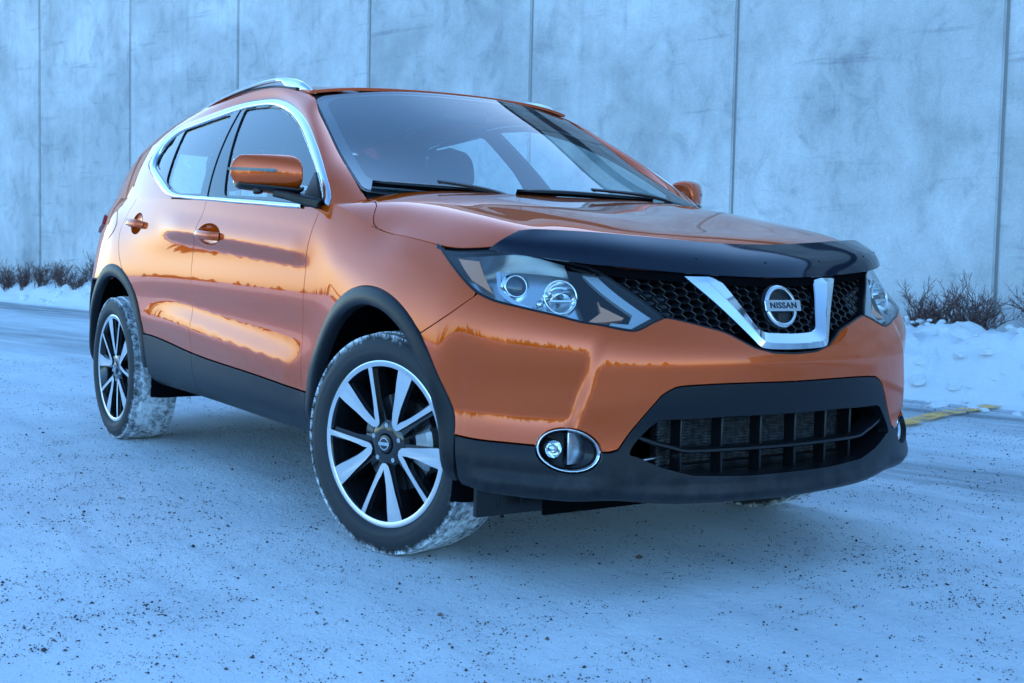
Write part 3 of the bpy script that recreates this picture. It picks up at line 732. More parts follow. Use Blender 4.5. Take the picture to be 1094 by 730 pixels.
# ------------------------------------------------------------ front of the car
both = lambda m, name, mt, par, **k: (m.build(name, mt, par, **k), m.mirror().build(name, mt, par, **k))
def LP(q, off=0., S=L):
    q = np.atleast_2d(np.array(q, float)); P = S(q[:, 0], q[:, 1]); N = normals(S, q[:, 0], q[:, 1]); return P + N * off, N
def ring_wall(poly, o0, o1, S=L, closed=True, steps=2):
    P, N = LP(poly, 0, S); mm = M(); rows_ = [P + N * (o0 + (o1 - o0) * i / steps) for i in range(steps + 1)]
    rows_ = np.stack(rows_, 1)
    if closed: rows_ = np.concatenate([rows_, rows_[:1]], 0)
    loft(mm, rows_); return mm
def axes(d, up=(0, 0, 1)):
    d = np.array(d, float); d /= np.linalg.norm(d); s = np.cross(up, d); s /= np.linalg.norm(s); return np.stack([s, np.cross(d, s), d], 1)
def revd(m, prof, c, d, n=40, sx=1., sy=1.):
    # revolve [(radius, along)] about direction d at c
    A = axes(d); v = []; Lp = len(prof); f = []
    for i in range(n):
        a = 2 * math.pi * i / n
        for r, h in prof: v.append(np.array(c) + A @ np.array([r * math.cos(a) * sx, r * math.sin(a) * sy, h]))
    for i in range(n):
        j = (i + 1) % n
        for q in range(Lp - 1): f.append((i * Lp + q, j * Lp + q, j * Lp + q + 1, i * Lp + q + 1))
    m.add(v, f); return m
# ---- headlamps
lens_m = clear_sheet('lamp_lens', (.92, .95, .96), 1.75, .008)
house_m = mat('lamp_housing', (.60, .62, .65), .22, .85)
bez_m = mat('lamp_bezel_silver', (.72, .75, .78), .24, .9)
frost_m = mat('frosted_strip', (.40, .43, .46), .22, .4)
amber_m = mat('amber_reflector', (.62, .30, .16), .18, .3)
refl_m = mat('lamp_reflector', (.86, .88, .9), .06, 1.)
glassy_m = mat('projector_glass', (.03, .04, .06), .02, 0., Coat_Weight=1.)
lamp_poly = lamp_low + lamp_in[1:] + lamp_top[1:]
def lampbuild(mirror):
    f = (lambda m: m.mirror()) if mirror else (lambda m: m)
    root = f(panel(L, lamp_poly, scale=LS, step=.02, off=.0015, gap=.004, depth=.02, rnd=.002)).build('headlight', lens_m, car)
    f(panel(L, lamp_poly, scale=LS, step=.02, off=-.075, flange=False, gap=-.002)).build('lamp_housing', house_m, root)
    f(ring_wall(dens(lamp_poly, .1), -.004, -.08)).build('lamp_wall', house_m, root)
    # rim of the lens
    P, N = LP(dens(lamp_poly, .12), -.003); mm = M(); sweep(mm, P, circ(.0055, 6), True, ups=N); f(mm).build('lamp_rim', MT['plastic_smooth'], root)
    f(panel(L, rc(PICK['lamp_bezel'], .3), scale=LS, step=.02, off=-.048, depth=.02)).build('lamp_bezel', bez_m, root)
    p_, n_ = LP(PICK['projector'], -.028); d_ = n_[0] * .55 + np.array([.8, -.12, 0]); p_ = p_[0]
    m = M(); revd(m, [(.040, -.012), (.036, -.006), (.0335, -.002), (.0315, .005), (.029, .006), (.0275, .004), (.027, -.006)], p_, d_); f(m).build('projector_ring', refl_m, root, sharp=0)
    m = M(); revd(m, [(.0275, -.004)] + [(.0275 * math.cos(a), .013 * math.sin(a)) for a in np.linspace(.1, math.pi / 2, 8)], p_, d_); f(m).build('projector_lens', glassy_m, root, sharp=0)
    m = M(); p3, n3 = LP([(15.66, 8.42)], -.03); q3, _ = LP([(15.75, 7.75)], -.03); r3, _ = LP([(16.3, 7.28)], -.03); s3, _ = LP([(16.85, 7.1)], -.03)
    cv = cr([p3[0], q3[0], r3[0], s3[0]], 10); sweep(m, cv, [(-.006, -.004), (.006, -.004), (.006, .004), (-.006, .004)], ups=[n3[0]] * len(cv)); f(m).build('bezel_blade', refl_m, root)
    p_, n_ = LP(PICK['reflector'], -.022); d_ = n_[0] * .5 + np.array([.9, -.05, 0]); p_ = p_[0]
    m = M(); revd(m, [(.050, .004), (.0475, .007), (.045, .0), (.042, -.012), (.034, -.024), (.022, -.032), (.008, -.036), (.0005, -.036)], p_, d_, sx=1., sy=.95); f(m).build('reflector_bowl', refl_m, root, sharp=0)
    m = M(); revd(m, [(.0005, .012), (.006, .012), (.0085, .008), (.0085, -.034)], p_, d_, 16); f(m).build('bulb', glassy_m, root)
    m = M(); A = axes(d_); box(m, p_ + A @ np.array([.0, -.012, .0]), (.066, .007, .02), A); box(m, p_ + A @ np.array([.0, .016, -.004]), (.06, .003, .014), A); f(m).build('bulb_shield', house_m, root, bevel=.002)
    m = M()
    for dx in (-.3, .1, .45):
        q_, n2 = LP([(16.45 + dx * .4, 7.55 + dx * .9)], -.034); revd(m, [(.011, -.006), (.0105, .004), (.006, .008), (.0005, .009)], q_[0], n2[0] + np.array([.6, 0, 0]), 18)
    f(m).build('reflector_detail', refl_m, root, sharp=0)
    f(panel(L, PICK['side_reflector'], scale=LS, step=.015, off=-.010, depth=.008)).build('side_reflector', amber_m, root)
    f(panel(L, PICK['daytime_strip'], scale=LS, step=.015, off=-.012, depth=.012)).build('daytime_light', frost_m, root)
    f(panel(L, PICK['turn_reflector'], scale=LS, step=.015, off=-.026, depth=.012)).build('turn_reflector', amber_m, root)
    return root
hl_r = lampbuild(False); hl_l = lampbuild(True)
hl_r['label'] = 'near headlight seen broadside, clear lens over projector and chrome bowl'; hl_l['label'] = 'far headlight seen edge-on'
# ---- grille
gy = np.linspace(0, .62, 32); gz = np.linspace(.62, .90, 15)
_gx = np.zeros((32, 15))
for i, yy in enumerate(gy):
    q = invert([(yy, zz) for zz in gz], 90., smin=13); _gx[i] = L(q[:, 0], q[:, 1])[:, 0]
_GX = Grid(_gx[:, :, None])
def FX(y, z): return _GX(np.abs(np.asarray(y, float)) / .62 * 31, (np.asarray(z, float) - .62) / .28 * 14)[..., 0]
gpoly_st = gl_ + lamp_in[1:] + [(s_li, 9.0)]
gp3 = L(np.array([q[0] for q in gpoly_st]), np.array([q[1] for q in gpoly_st]))
gp_yz = [(-p[1], p[2]) for p in gp3] + [(.30, .872), (0, .875)]
gp_yz = [(0, .655)] + [q for q in gp_yz]
grille = empty('grille', (0, 0, 0), car)
m = M(); caps = M(); pw, ph = .034, .0205
for i in range(-16, 17):
    for jj in range(14):
        y = i * pw; z = .650 + jj * ph + (ph / 2 if i % 2 else 0)
        if not inside(np.array([[abs(y), z]]), gp_yz)[0]: continue
        hexv = [(.0227, 0), (.0113, .01025), (-.0113, .01025), (-.0227, 0), (-.0113, -.01025), (.0113, -.01025)]
        filled = (abs(y) > .34 and z < .86 and (z < .655 + .42 * (abs(y) - .0))) or z > .868
        v = []; 
        for sc_, d in ((1., .024), (.86, .0225), (.80, .028), (.70, .05)):
            for a, b in hexv: v.append((float(FX(y + a * sc_, z + b * sc_)) - d, y + a * sc_, z + b * sc_))
        f = []
        for r in range(3):
            for k in range(6): l = (k + 1) % 6; f.append((r * 6 + k, r * 6 + l, (r + 1) * 6 + l, (r + 1) * 6 + k))
        m.add(v, f)
        if filled:
            v = [(float(FX(y + a * s_, z + b * s_)) - d, y + a * s_, z + b * s_) for s_, d in ((.80, .028), (.5, .0215)) for a, b in hexv] + [(float(FX(y, z)) - .020, y, z)]
            f = [(k, (k + 1) % 6, 6 + (k + 1) % 6, 6 + k) for k in range(6)] + [(6 + k, 6 + (k + 1) % 6, 12) for k in range(6)]
            caps.add(v, f)
m.merge(caps); m.build('honeycomb', MT['plastic_smooth'], grille, smooth=True, sharp=30)
m = M(); ys = np.linspace(-.60, .60, 41)
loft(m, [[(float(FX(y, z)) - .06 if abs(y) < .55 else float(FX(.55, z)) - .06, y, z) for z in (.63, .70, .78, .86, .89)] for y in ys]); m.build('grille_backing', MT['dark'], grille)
# rim along the lower edge of the grille
lowc = [q for q in gl_]; P, N = LP(resample(lowc, 40), -.006)
P = np.concatenate([P, (P * [1, -1, 1])[::-1][1:]]); N = np.concatenate([N, (N * [1, -1, 1])[::-1][1:]])
m = M(); sweep(m, P, [(-.0055, -.02), (.0055, -.02), (.0055, .002), (.003, .006), (-.003, .006), (-.0055, .002)], ups=N); m.build('grille_rim', MT['plastic_smooth'], grille)
P, N = LP(resample(lamp_in + [(s_li, 8.98)], 30), -.006); m = M(); sweep(m, P, [(-.007, -.03), (.007, -.03), (.007, .0), (-.007, .0)], ups=N)
both(m, 'grille_side_rim', MT['plastic_smooth'], grille)
# chrome V
vo = [(.302, .868), (.287, .852), (.22, .782), (.150, .697), (.140, .684), (.122, .673), (.07, .669), (0, .668)]
vi = [(.190, .868), (.182, .852), (.150, .792), (.120, .735), (.108, .722), (.09, .716), (.05, .713), (0, .712)]
vr = [(.248, .868), (.238, .852), (.188, .790), (.137, .714), (.128, .700), (.108, .690), (.06, .687), (0, .686)]
def full(p): return [(-y, z) for y, z in p] + [(y, z) for y, z in p[::-1][1:]]
nS = 61
O_, I_, R2_ = (resample(cr(full(p), 4), nS) for p in (vo, vi, vr))
# same arc positions on all three edges
def V3(p, off): return np.stack([FX(p[:, 0], p[:, 1]) + off, p[:, 0], p[:, 1]], 1)
rows_ = np.stack([V3(O_, -.02), V3(O_, .006), V3(O_ * .96 + R2_ * .04, .009), V3(R2_ * .96 + O_ * .04, .0195), V3(R2_ * .97 + I_ * .03, .0195), V3(I_ * .95 + R2_ * .05, .007), V3(I_, .004), V3(I_, -.04)], 1)
m = M(); loft(m, rows_[:, ::-1]); n_ = rows_.shape[1]
m.f += [tuple(range(n_)), tuple(range(len(m.v) - n_, len(m.v)))[::-1]]
m.build('chrome_v_bar', MT['chrome'], grille, sharp=14)
# badge: ring, bar and letters, leaning back with the grille
bc = np.array([float(FX(0, .787)) + .004, 0, .787]); bd = np.array([.965, 0, .26]); bd /= np.linalg.norm(bd)
badge = empty('badge', (0, 0, 0), grille)
A = axes(bd)
m = M(); v = []; nR = 64; prof = [(.061, -.012), (.0625, -.004), (.0615, .001), (.056, .0045), (.0505, .003), (.049, -.002), (.049, -.012)]
revd(m, prof, bc, bd, nR); m.build('badge_ring', MT['chrome'], badge, sharp=50)
m = M(); revd(m, [(.066, -.020), (.066, -.012), (.0005, -.010)], bc, bd, 48); m.build('badge_plate', MT['gloss_black'], badge)
m = M()
bar = rc([(-.071, -.0165), (.071, -.0165), (.071, .0165), (-.071, .0165)], .004); nb = len(bar)
v = [bc + A @ np.array([a, b, h]) for h, s_ in ((-.008, 1), (.0075, 1), (.0095, .97)) for a, b in [(p[0] * s_, p[1] * s_) for p in bar]]
f = [(r * nb + k, r * nb + (k + 1) % nb, (r + 1) * nb + (k + 1) % nb, (r + 1) * nb + k) for r in range(2) for k in range(nb)] + [tuple(2 * nb + k for k in range(nb))]
m.add(v, f); m.build('badge_bar', MT['satin'], badge, sharp=30)
def text_mesh(name, body, size, M4, mt, parent, extrude=.0008, sx=1.):
    cu = bpy.data.curves.new(name, 'FONT'); cu.body = body; cu.size = size; cu.extrude = extrude; cu.align_x = 'CENTER'; cu.align_y = 'CENTER'; cu.space_character = 1.12; cu.offset = size * .022
    t = bpy.data.objects.new(name, cu); C.objects.link(t); bpy.context.view_layer.update()
    me = bpy.data.meshes.new_from_object(t.evaluated_get(bpy.context.evaluated_depsgraph_get())); bpy.data.objects.remove(t); bpy.data.curves.remove(cu)
    me.transform(Matrix.Diagonal((sx, 1, 1, 1))); me.transform(M4); me.name = name; o = bpy.data.objects.new(name, me); C.objects.link(o); me.materials.clear(); me.materials.append(mt); o.parent = parent; return o
def m4(c, A):
    return Matrix(((A[0][0], A[0][1], A[0][2], c[0]), (A[1][0], A[1][1], A[1][2], c[1]), (A[2][0], A[2][1], A[2][2], c[2]), (0, 0, 0, 1)))
letter_m = mat('letter_dark', (.012, .016, .028), .3)
text_mesh('badge_letters', 'NISSAN', .0245, m4(bc + A @ np.array([0, -.0005, .0098]), A), letter_m, badge, sx=1.18)
# near-black strip standing in for the shaded gap under the bonnet edge
m = M(); P = np.array([(x, -y, float(T(x, y))) for x, y in hood_front if x > .30]); P = np.concatenate([P[::-1], (P * [1, -1, 1])[1:]]); P = resample(P, 120)
sweep(m, P + [-.004, 0, -.014], [(-.016, -.012), (.010, -.012), (.012, .012), (-.016, .012)], up=(0, 0, 1)); m.build('bonnet_gap_shade', MT['dark'], car)
# ---- bug deflector along the bonnet edge
dA = [(.508, .690, .985), (.525, .655, .990), (.56, .59, .989), (.615, .47, .984), (.655, .30, .974), (.68, .14, .966), (.687, 0, .963)]
dM = [(.515, .752, .957), (.560, .700, .955), (.615, .632, .951), (.685, .50, .943), (.728, .315, .930), (.755, .15, .921), (.762, 0, .918)]
dB = [(.500, .782, .931), (.565, .727, .920), (.636, .650, .907), (.714, .52, .893), (.765, .33, .879), (.795, .155, .871), (.803, 0, .868)]
dC = [(.498, .780, .928), (.560, .724, .916), (.630, .646, .902), (.706, .516, .888), (.757, .327, .874), (.786, .153, .866), (.794, 0, .863)]
def dfull(p): return [(x, -y, z) for x, y, z in p] + [(x, y, z) for x, y, z in p[::-1][1:]]
DG = Grid(np.array([resample(cr(dfull(p), 6), 41) for p in (dA, dM, dB)]))
m = M(); rws = []
for i in range(121):
    s_ = np.full(13, i / 120 * 40); t_ = np.linspace(0, 2, 13); P = DG(t_, s_); Nn = normals(lambda a, b: DG(b, a), s_, t_)
    if Nn[6][2] < 0: Nn = -Nn
    top = P; botm = P - Nn * .004; rws.append(np.concatenate([top, botm[::-1], top[:1]], 0))
loft(m, rws); n_ = len(rws[0]) - 1
m.f += [tuple(range(n_)), tuple(len(m.v) - n_ - 1 + k for k in range(n_))[::-1]]
defl_m = mat('smoked_acrylic', (.004, .006, .016), .06, 0., IOR=1.40)
defl = m.build('bug_deflector', defl_m, car, sharp=60)
m = M()
for s_ in (1.6, 7.5, 14, 20.0, 26, 32.5, 38.4):
    p_ = DG(np.array([1.15]), np.array([s_]))[0]; n2 = normals(lambda a, b: DG(b, a), np.array([s_]), np.array([1.15]))[0]
    if n2[2] < 0: n2 = -n2
    revd(m, [(.0045, -.001), (.004, .0014), (.0005, .0022)], p_, n2, 14)
    m.build('deflector_stud', defl_m, defl); m = M()
# ---- fog lamps
for mir in (False, True):
    f = (lambda m: m.mirror()) if mir else (lambda m: m)
    P, N = LP(fog, 0, Ld); cen = P.mean(0); nav = N.mean(0); nav /= np.linalg.norm(nav)
    mm = M(); rows_ = np.stack([cen + (P - cen) * k + nav * h for k, h in ((.985, -.032), (.985, -.020), (.965, -.0165), (.915, -.0165), (.875, -.021), (.86, -.028), (.85, -.04))], 1); rows_ = np.concatenate([rows_, rows_[:1]], 0); loft(mm, rows_[:, ::-1])
    fl = f(mm).build('fog_lamp', MT['chrome'], fbo, sharp=0)
    mm = M(); rows_ = np.stack([cen + (P - cen) * k + nav * h for k, h in ((.88, -.024), (.85, -.034), (.80, -.055), (.55, -.062), (.0, -.064))], 1); rows_ = np.concatenate([rows_, rows_[:1]], 0); loft(mm, rows_[:, ::-1]); f(mm).build('fog_lamp_bowl', MT['plastic_smooth'], fl)
    pb, nb2 = LP(PICK['fog_bulb'], -.030, Ld); d_ = np.array([1, -.22, .0])
    mm = M(); revd(mm, [(.026, -.06), (.026, .004), (.0245, .007), (.0235, .004)], pb[0], d_, 28); f(mm).build('fog_lamp_barrel', MT['plastic_smooth'], fl)
    mm = M(); revd(mm, [(.0235, .004), (.018, -.006), (.008, -.014), (.0005, -.015)], pb[0], d_, 28); f(mm).build('fog_lamp_reflector', refl_m, fl, sharp=0)
    mm = M(); revd(mm, [(.0005, .006), (.005, .004), (.006, -.004), (.006, -.012)], pb[0], d_, 14); f(mm).build('fog_lamp_bulb', refl_m, fl)
    mm = M(); revd(mm, [(.0238, .004), (.016, .0085), (.0005, .0105)], pb[0], d_, 28); f(mm).build('fog_lamp_lens', lens_m, fl, sharp=0)
# ---- lower air opening
og = empty('lower_grille', (0, 0, 0), car)
oc = [q for q in resample(opening_open[:], 90)]
P, N = LP(oc, 0, Ld); nn = N * .35 + np.array([1., 0, 0]); nn /= np.linalg.norm(nn, axis=1, keepdims=True)
inn = P.copy(); cz = .40; inn[:, 2] = cz + (P[:, 2] - cz) * .97
rows_ = np.stack([P - nn * .006, inn - nn * .03, inn - nn * .10], 1); m = M(); loft(m, rows_); both(m, 'duct_wall', MT['plastic_smooth'], og)
m = M(); box(m, (.60, 0, .40), (.01, 1.30, .40)); m.build('duct_backing', MT['dark'], og)
fin = mat('radiator_fins', (.20, .21, .22), .45, .6)
wv = nd(fin, 'ShaderNodeTexWave'); wv.wave_type = 'BANDS'; wv.bands_direction = 'Z'; wv.inputs['Scale'].default_value = 38.; lk(fin, objco(fin), wv.inputs['Vector']); bump(fin, wv.outputs['Fac'], .004, .9)
nz = nd(fin, 'ShaderNodeTexNoise', Scale=60.); lk(fin, objco(fin), nz.inputs['Vector']); rp = ramp(fin, nz.outputs['Fac'], [(.35, (.05, .052, .055)), (.75, (.16, .165, .17))]); lk(fin, rp.outputs[0], bs(fin).inputs['Base Color'])
m = M(); box(m, (.735, 0, .41), (.03, .70, .23)); rad = m.build('radiator', fin, og)
m = M(); box(m, (.745, -.365, .41), (.035, .035, .25)); m.build('radiator_tank', fin, rad, bevel=.006); m.mirror().build('radiator_tank', fin, rad, bevel=.006)
m = M(); box(m, (.757, 0, .325), (.03, .76, .03)); box(m, (.757, 0, .50), (.03, .76, .03)); m.build('radiator_frame', MT['plastic_smooth'], rad, bevel=.004)
m = M(); sweep(m, [(.70, -.62, .33), (.75, -.52, .352), (.757, -.36, .366)], circ(.007, 8)); box(m, (.70, -.60, .40), (.02, .10, .09)); m.build('bracket', MT['satin'], og, bevel=.003)
bl = PICK['blade']; P, N = LP(bl + [(21.0, 1.795)], -.012)
P[:, 0] -= .012; P = resample(cr(P, 6), 50); P = np.concatenate([P, (P * [1, -1, 1])[::-1][1:]])
m = M(); sweep(m, P, [(-.05, -.006), (.004, -.007), (.012, -.003), (.012, .004), (.004, .008), (-.05, .006)][::1], up=(0, 0, 1)); m.build('grille_blade', MT['plastic_smooth'], og, sharp=50)
m = M()
for y in (-.338, -.207, -.069, .069, .207, .338):
    x = float(FX(abs(y), .64)); m = M(); box(m, (x - .080, y, .402), (.045, .009, .165)); m.build('grille_bar', MT['plastic_smooth'], og, bevel=.003)
# ------------------------------------------------------------ wheels (axis y, outer face towards -y)
tyre_m = mat('tyre_rubber', (.022, .023, .026), .62)
tc = objco(tyre_m); sep = nd(tyre_m, 'ShaderNodeSeparateXYZ'); lk(tyre_m, tc, sep.inputs[0])
def mth(m, op, a, b=None, **k):
    n = nd(m, 'ShaderNodeMath', operation=op)
    for i, q in enumerate((a, b)):
        if q is None: continue
        if isinstance(q, (int, float)): n.inputs[i].default_value = q
        else: lk(m, q, n.inputs[i])
    for kk, vv in k.items(): setattr(n, kk, vv)
    return n.outputs[0]
r2 = mth(tyre_m, 'SQRT', mth(tyre_m, 'ADD', mth(tyre_m, 'POWER', sep.outputs[0], 2.), mth(tyre_m, 'POWER', sep.outputs[2], 2.)))
n1 = nd(tyre_m, 'ShaderNodeTexNoise', Scale=46., Detail=6., Roughness=.65); lk(tyre_m, tc, n1.inputs['Vector'])
n2 = nd(tyre_m, 'ShaderNodeTexNoise', Scale=9., Detail=3.); lk(tyre_m, tc, n2.inputs['Vector'])
# packed snow in the tread: only outside a certain radius, thinning unevenly
k = mth(tyre_m, 'MULTIPLY', mth(tyre_m, 'SUBTRACT', r2, .312), 34.)
k = mth(tyre_m, 'ADD', k, mth(tyre_m, 'MULTIPLY', mth(tyre_m, 'SUBTRACT', n1.outputs['Fac'], .5), 2.6))
k = mth(tyre_m, 'ADD', k, mth(tyre_m, 'MULTIPLY', mth(tyre_m, 'SUBTRACT', n2.outputs['Fac'], .5), 1.6))
k = mth(tyre_m, 'ADD', k, -.20, use_clamp=True)
rp = ramp(tyre_m, k, [(.1, (.022, .023, .026)), (.55, (.34, .35, .37)), (1., (.78, .80, .82))]); lk(tyre_m, rp.outputs[0], bs(tyre_m).inputs['Base Color'])
bump(tyre_m, n1.outputs['Fac'], .004, .5)
alloy = mat('machined_alloy', (.74, .75, .77), .24, .95)
black_alloy = mat('black_alloy', (.010, .011, .014), .16, .2, Coat_Weight=.7)
disc_m = mat('brake_disc', (.26, .26, .27), .35, .9)
cal_m = mat('brake_caliper', (.36, .38, .41), .35, .7)
RIM = .2555
def wheel():
    root = empty('wheel')
    m = M()
    prof = [(.240, .075), (.252, .098), (.272, .110), (.300, .112), (.316, .106), (.326, .098), (.3345, .086), (.338, .060), (.3395, .030), (.340, 0), (.3395, -.030), (.338, -.060), (.3345, -.086), (.326, -.098), (.316, -.1065), (.305, -.110), (.297, -.1135), (.292, -.1125), (.285, -.1140), (.276, -.1135), (.268, -.110), (.262, -.105), (.2575, -.099), (.254, -.095)]
    rev(m, prof[::-1], 96); ty = m.build('tyre', tyre_m, root, sharp=40)
    # tread: lugs packed with snow
    m = M(); rng = random.Random(3)
    for i in range(56):
        a = 2 * math.pi * i / 56
        for y, w, sk in ((-.083, .034, .35), (-.047, .034, .2), (-.004, .036, 0), (.042, .034, -.2), (.083, .034, -.35)):
            da = a + sk * .12 + (.5 if abs(y) < .06 else 0) * 2 * math.pi / 56
            hw = .0165; rr_ = .3418 if abs(y) < .06 else .3362
            v = []
            for r in (.325, rr_):
                for q, yy in ((-hw, -w / 2), (hw, -w / 2), (hw, w / 2), (-hw, w / 2)):
                    aa = da + (q + yy * sk * .6) / .34; v.append((r * math.cos(aa), y + yy, r * math.sin(aa)))
            m.add(v, [(4, 5, 6, 7), (0, 1, 5, 4), (1, 2, 6, 5), (2, 3, 7, 6), (3, 0, 4, 7)])
    t_ = m.build('tread', tyre_m, ty, smooth=False); t_['kind'] = 'stuff'
    # barrel and rim
    m = M(); rev(m, [(.2545, -.092), (.2562, -.0965), (.2552, -.1005), (.2515, -.1015)], 96); rev(m, [(.2515, -.1015), (.2400, -.1005), (.2375, -.0995)], 96)
    rim = m.build('rim', alloy, root, sharp=30)
    m = M(); rev(m, [(.2380, -.0995), (.2345, -.094), (.226, -.070), (.222, -.02), (.222, .10)], 80); rev(m, [(.250, .10), (.256, .09), (.2545, -.092)], 80); m.build('rim_barrel', black_alloy, rim)
    # spokes: five pairs, one broad and one slim, meeting near the hub
    def P2(r, a): return (r * math.cos(R_(a)), r * math.sin(R_(a)))
    def face(outline, y0, y1, m1, m2, inset=.0):
        # outline 2D (x,z) -> top face m1 at depth y (by radius) and side walls m2
        n = len(outline); yt = [y0(math.hypot(*p)) for p in outline]
        o = len(m1.v); m1.add([(p[0], t, p[1]) for p, t in zip(outline, yt)], [tuple(range(n))])
        v = [(p[0], t, p[1]) for p, t in zip(outline, yt)] + [(p[0] * .995, t + y1, p[1] * .995) for p, t in zip(outline, yt)]
        m2.add(v, [(i, (i + 1) % n, n + (i + 1) % n, n + i) for i in range(n)])
    dish = lambda r: -.0995 + .010 * (1 - min(1, max(0, (r - .05) / .19))) ** 1.3 + .0
    m1, m2, m3 = M(), M(), M()
    for kx in range(5):
        b = 66 - 72 * kx; t = b - 33
        # broad arm, with an elbow near the hub
        broad = [P2(.2395, b + 9.2), P2(.2395, b + 1.5), P2(.2395, b - 5.6), P2(.205, b - 6.2), P2(.17, b - 6.4), P2(.13, b - 7.4), P2(.10, b - 10.5), P2(.080, b - 15.5), P2(.0625, b - 22), P2(.060, b - 10), P2(.070, b + 1), P2(.10, b + 5.5), P2(.15, b + 7.2), P2(.20, b + 8.8)]
        slim = [P2(.2395, t + 2.2), P2(.2395, t - 2.0), P2(.19, t - 1.2), P2(.14, t + .2), P2(.10, t + 2.5), P2(.072, t + 6), P2(.0625, b - 22), P2(.080, b - 15.5), P2(.098, t + 14.0), P2(.118, t + 9.2), P2(.15, t + 5.6), P2(.19, t + 3.4)]
        face(broad, dish, .030, m1, m2); face(slim, dish, .030, m1, m2)
        # recessed web between the two arms
        web = [P2(.232, b - 4), P2(.235, (b + t) / 2), P2(.232, t + 2), P2(.15, t + 5), P2(.10, b - 13), P2(.15, b - 7)]
        wd = lambda r: -.074 + .004 * (1 - r / .24)
        # dark back of each arm
        back = [P2(.236, b + 9), P2(.236, b - 7), P2(.13, b - 10), P2(.06, b - 30), P2(.05, b - 5), P2(.065, b + 12), P2(.12, b + 10)]
        face(back, lambda r: dish(r) + .012, .035, m2, m2)
        back = [P2(.236, t + 4.5), P2(.236, t - 4.5), P2(.13, t - 4), P2(.06, t - 12), P2(.05, t + 10), P2(.10, t + 10)]
        face(back, lambda r: dish(r) + .012, .035, m2, m2)
        m3.add([(p[0], -.050, p[1]) for p in [P2(.232, b - 6.5), P2(.16, b - 8.5), P2(.12, b - 14), P2(.15, b - 17), P2(.21, b - 15)]], [(0, 1, 2, 3, 4)])
    fm = m1.build('spoke_face', alloy, rim, smooth=False, bevel=.0012)
    m2.build('spoke_body', black_alloy, rim, smooth=True, sharp=30)
    # hub, cap and nuts
    m = M(); rev(m, [(.0005, -.076), (.026, -.077), (.029, -.085), (.033, -.0885), (.040, -.088), (.058, -.087), (.072, -.080), (.078, -.045)], 48); m.build('hub', black_alloy, rim, sharp=40)
    m = M(); rev(m, [(.0005, -.094), (.020, -.0935), (.026, -.092), (.0285, -.088), (.0285, -.076)], 40); cp = m.build('centre_cap', black_alloy, rim, sharp=40)
    m = M(); rev(m, [(.0195, -.0935), (.0195, -.0955), (.0160, -.0958), (.0155, -.0935)], 40); box(m, (0, -.0955, 0), (.046, .0032, .010)); m.build('cap_emblem', MT['chrome'], cp, sharp=40)
    for kx in range(5):
        a = R_(66 - 14 + 36 - 72 * kx); m = M(); rev(m, [(.0005, -.0885), (.008, -.0885), (.0095, -.085), (.0095, -.06)], 6, 'y', (.057 * math.cos(a), 0, .057 * math.sin(a))); m.build('wheel_nut', MT['satin'], rim, smooth=False)
        m = M(); rev(m, [(.0115, -.0868), (.0155, -.0872), (.0155, -.0862)], 20, 'y', (.057 * math.cos(a), 0, .057 * math.sin(a)))
    # brake
    m = M(); rev(m, [(.075, -.035), (.08, -.030), (.148, -.030), (.150, -.022), (.148, -.006)], 64); rev(m, [(.08, -.03), (.075, -.055), (.0005, -.056)], 40); br = m.build('brake_disc', disc_m, root, sharp=40)
    m = M()
    for a0 in (-26, -2):
        rev(m, [(.095, -.052), (.105, -.062), (.15, -.062), (.163, -.050), (.163, .0)], 10, 'y', (0, 0, 0), R_(a0), R_(a0 + 20))
    rev(m, [(.09, -.040), (.158, -.050), (.160, 0)], 14, 'y', (0, 0, 0), R_(-30), R_(22)); m.build('brake_caliper', cal_m, br, sharp=40)
    m = M(); rev(m, [(.222, .03), (.0005, .03)], 40); m.build('wheel_back', MT['dark'], rim)
    return root
w0 = wheel()
def dup(o, parent):
    c = o.copy(); C.objects.link(c); c.parent = parent
    for ch in o.children: dup(ch, c)
    return c
STEER = R_(16.2)
wx = {'fr': ((.013, -.760, .335), STEER, 18), 'rr': ((-2.647, -.785, .335), 0, 37), 'fl': ((-.01, .775, .335), math.pi + STEER, 0), 'rl': ((-2.647, .785, .335), math.pi, 0)}
for i, (kk, (lo, st, spin)) in enumerate(wx.items()):
    w = w0 if i == 0 else dup(w0, car)
    w.parent = car; w.location = lo
    w.rotation_euler = (Matrix.Rotation(st, 3, 'Z') @ Matrix.Rotation(R_(spin if i else 0), 3, 'Y')).to_euler()
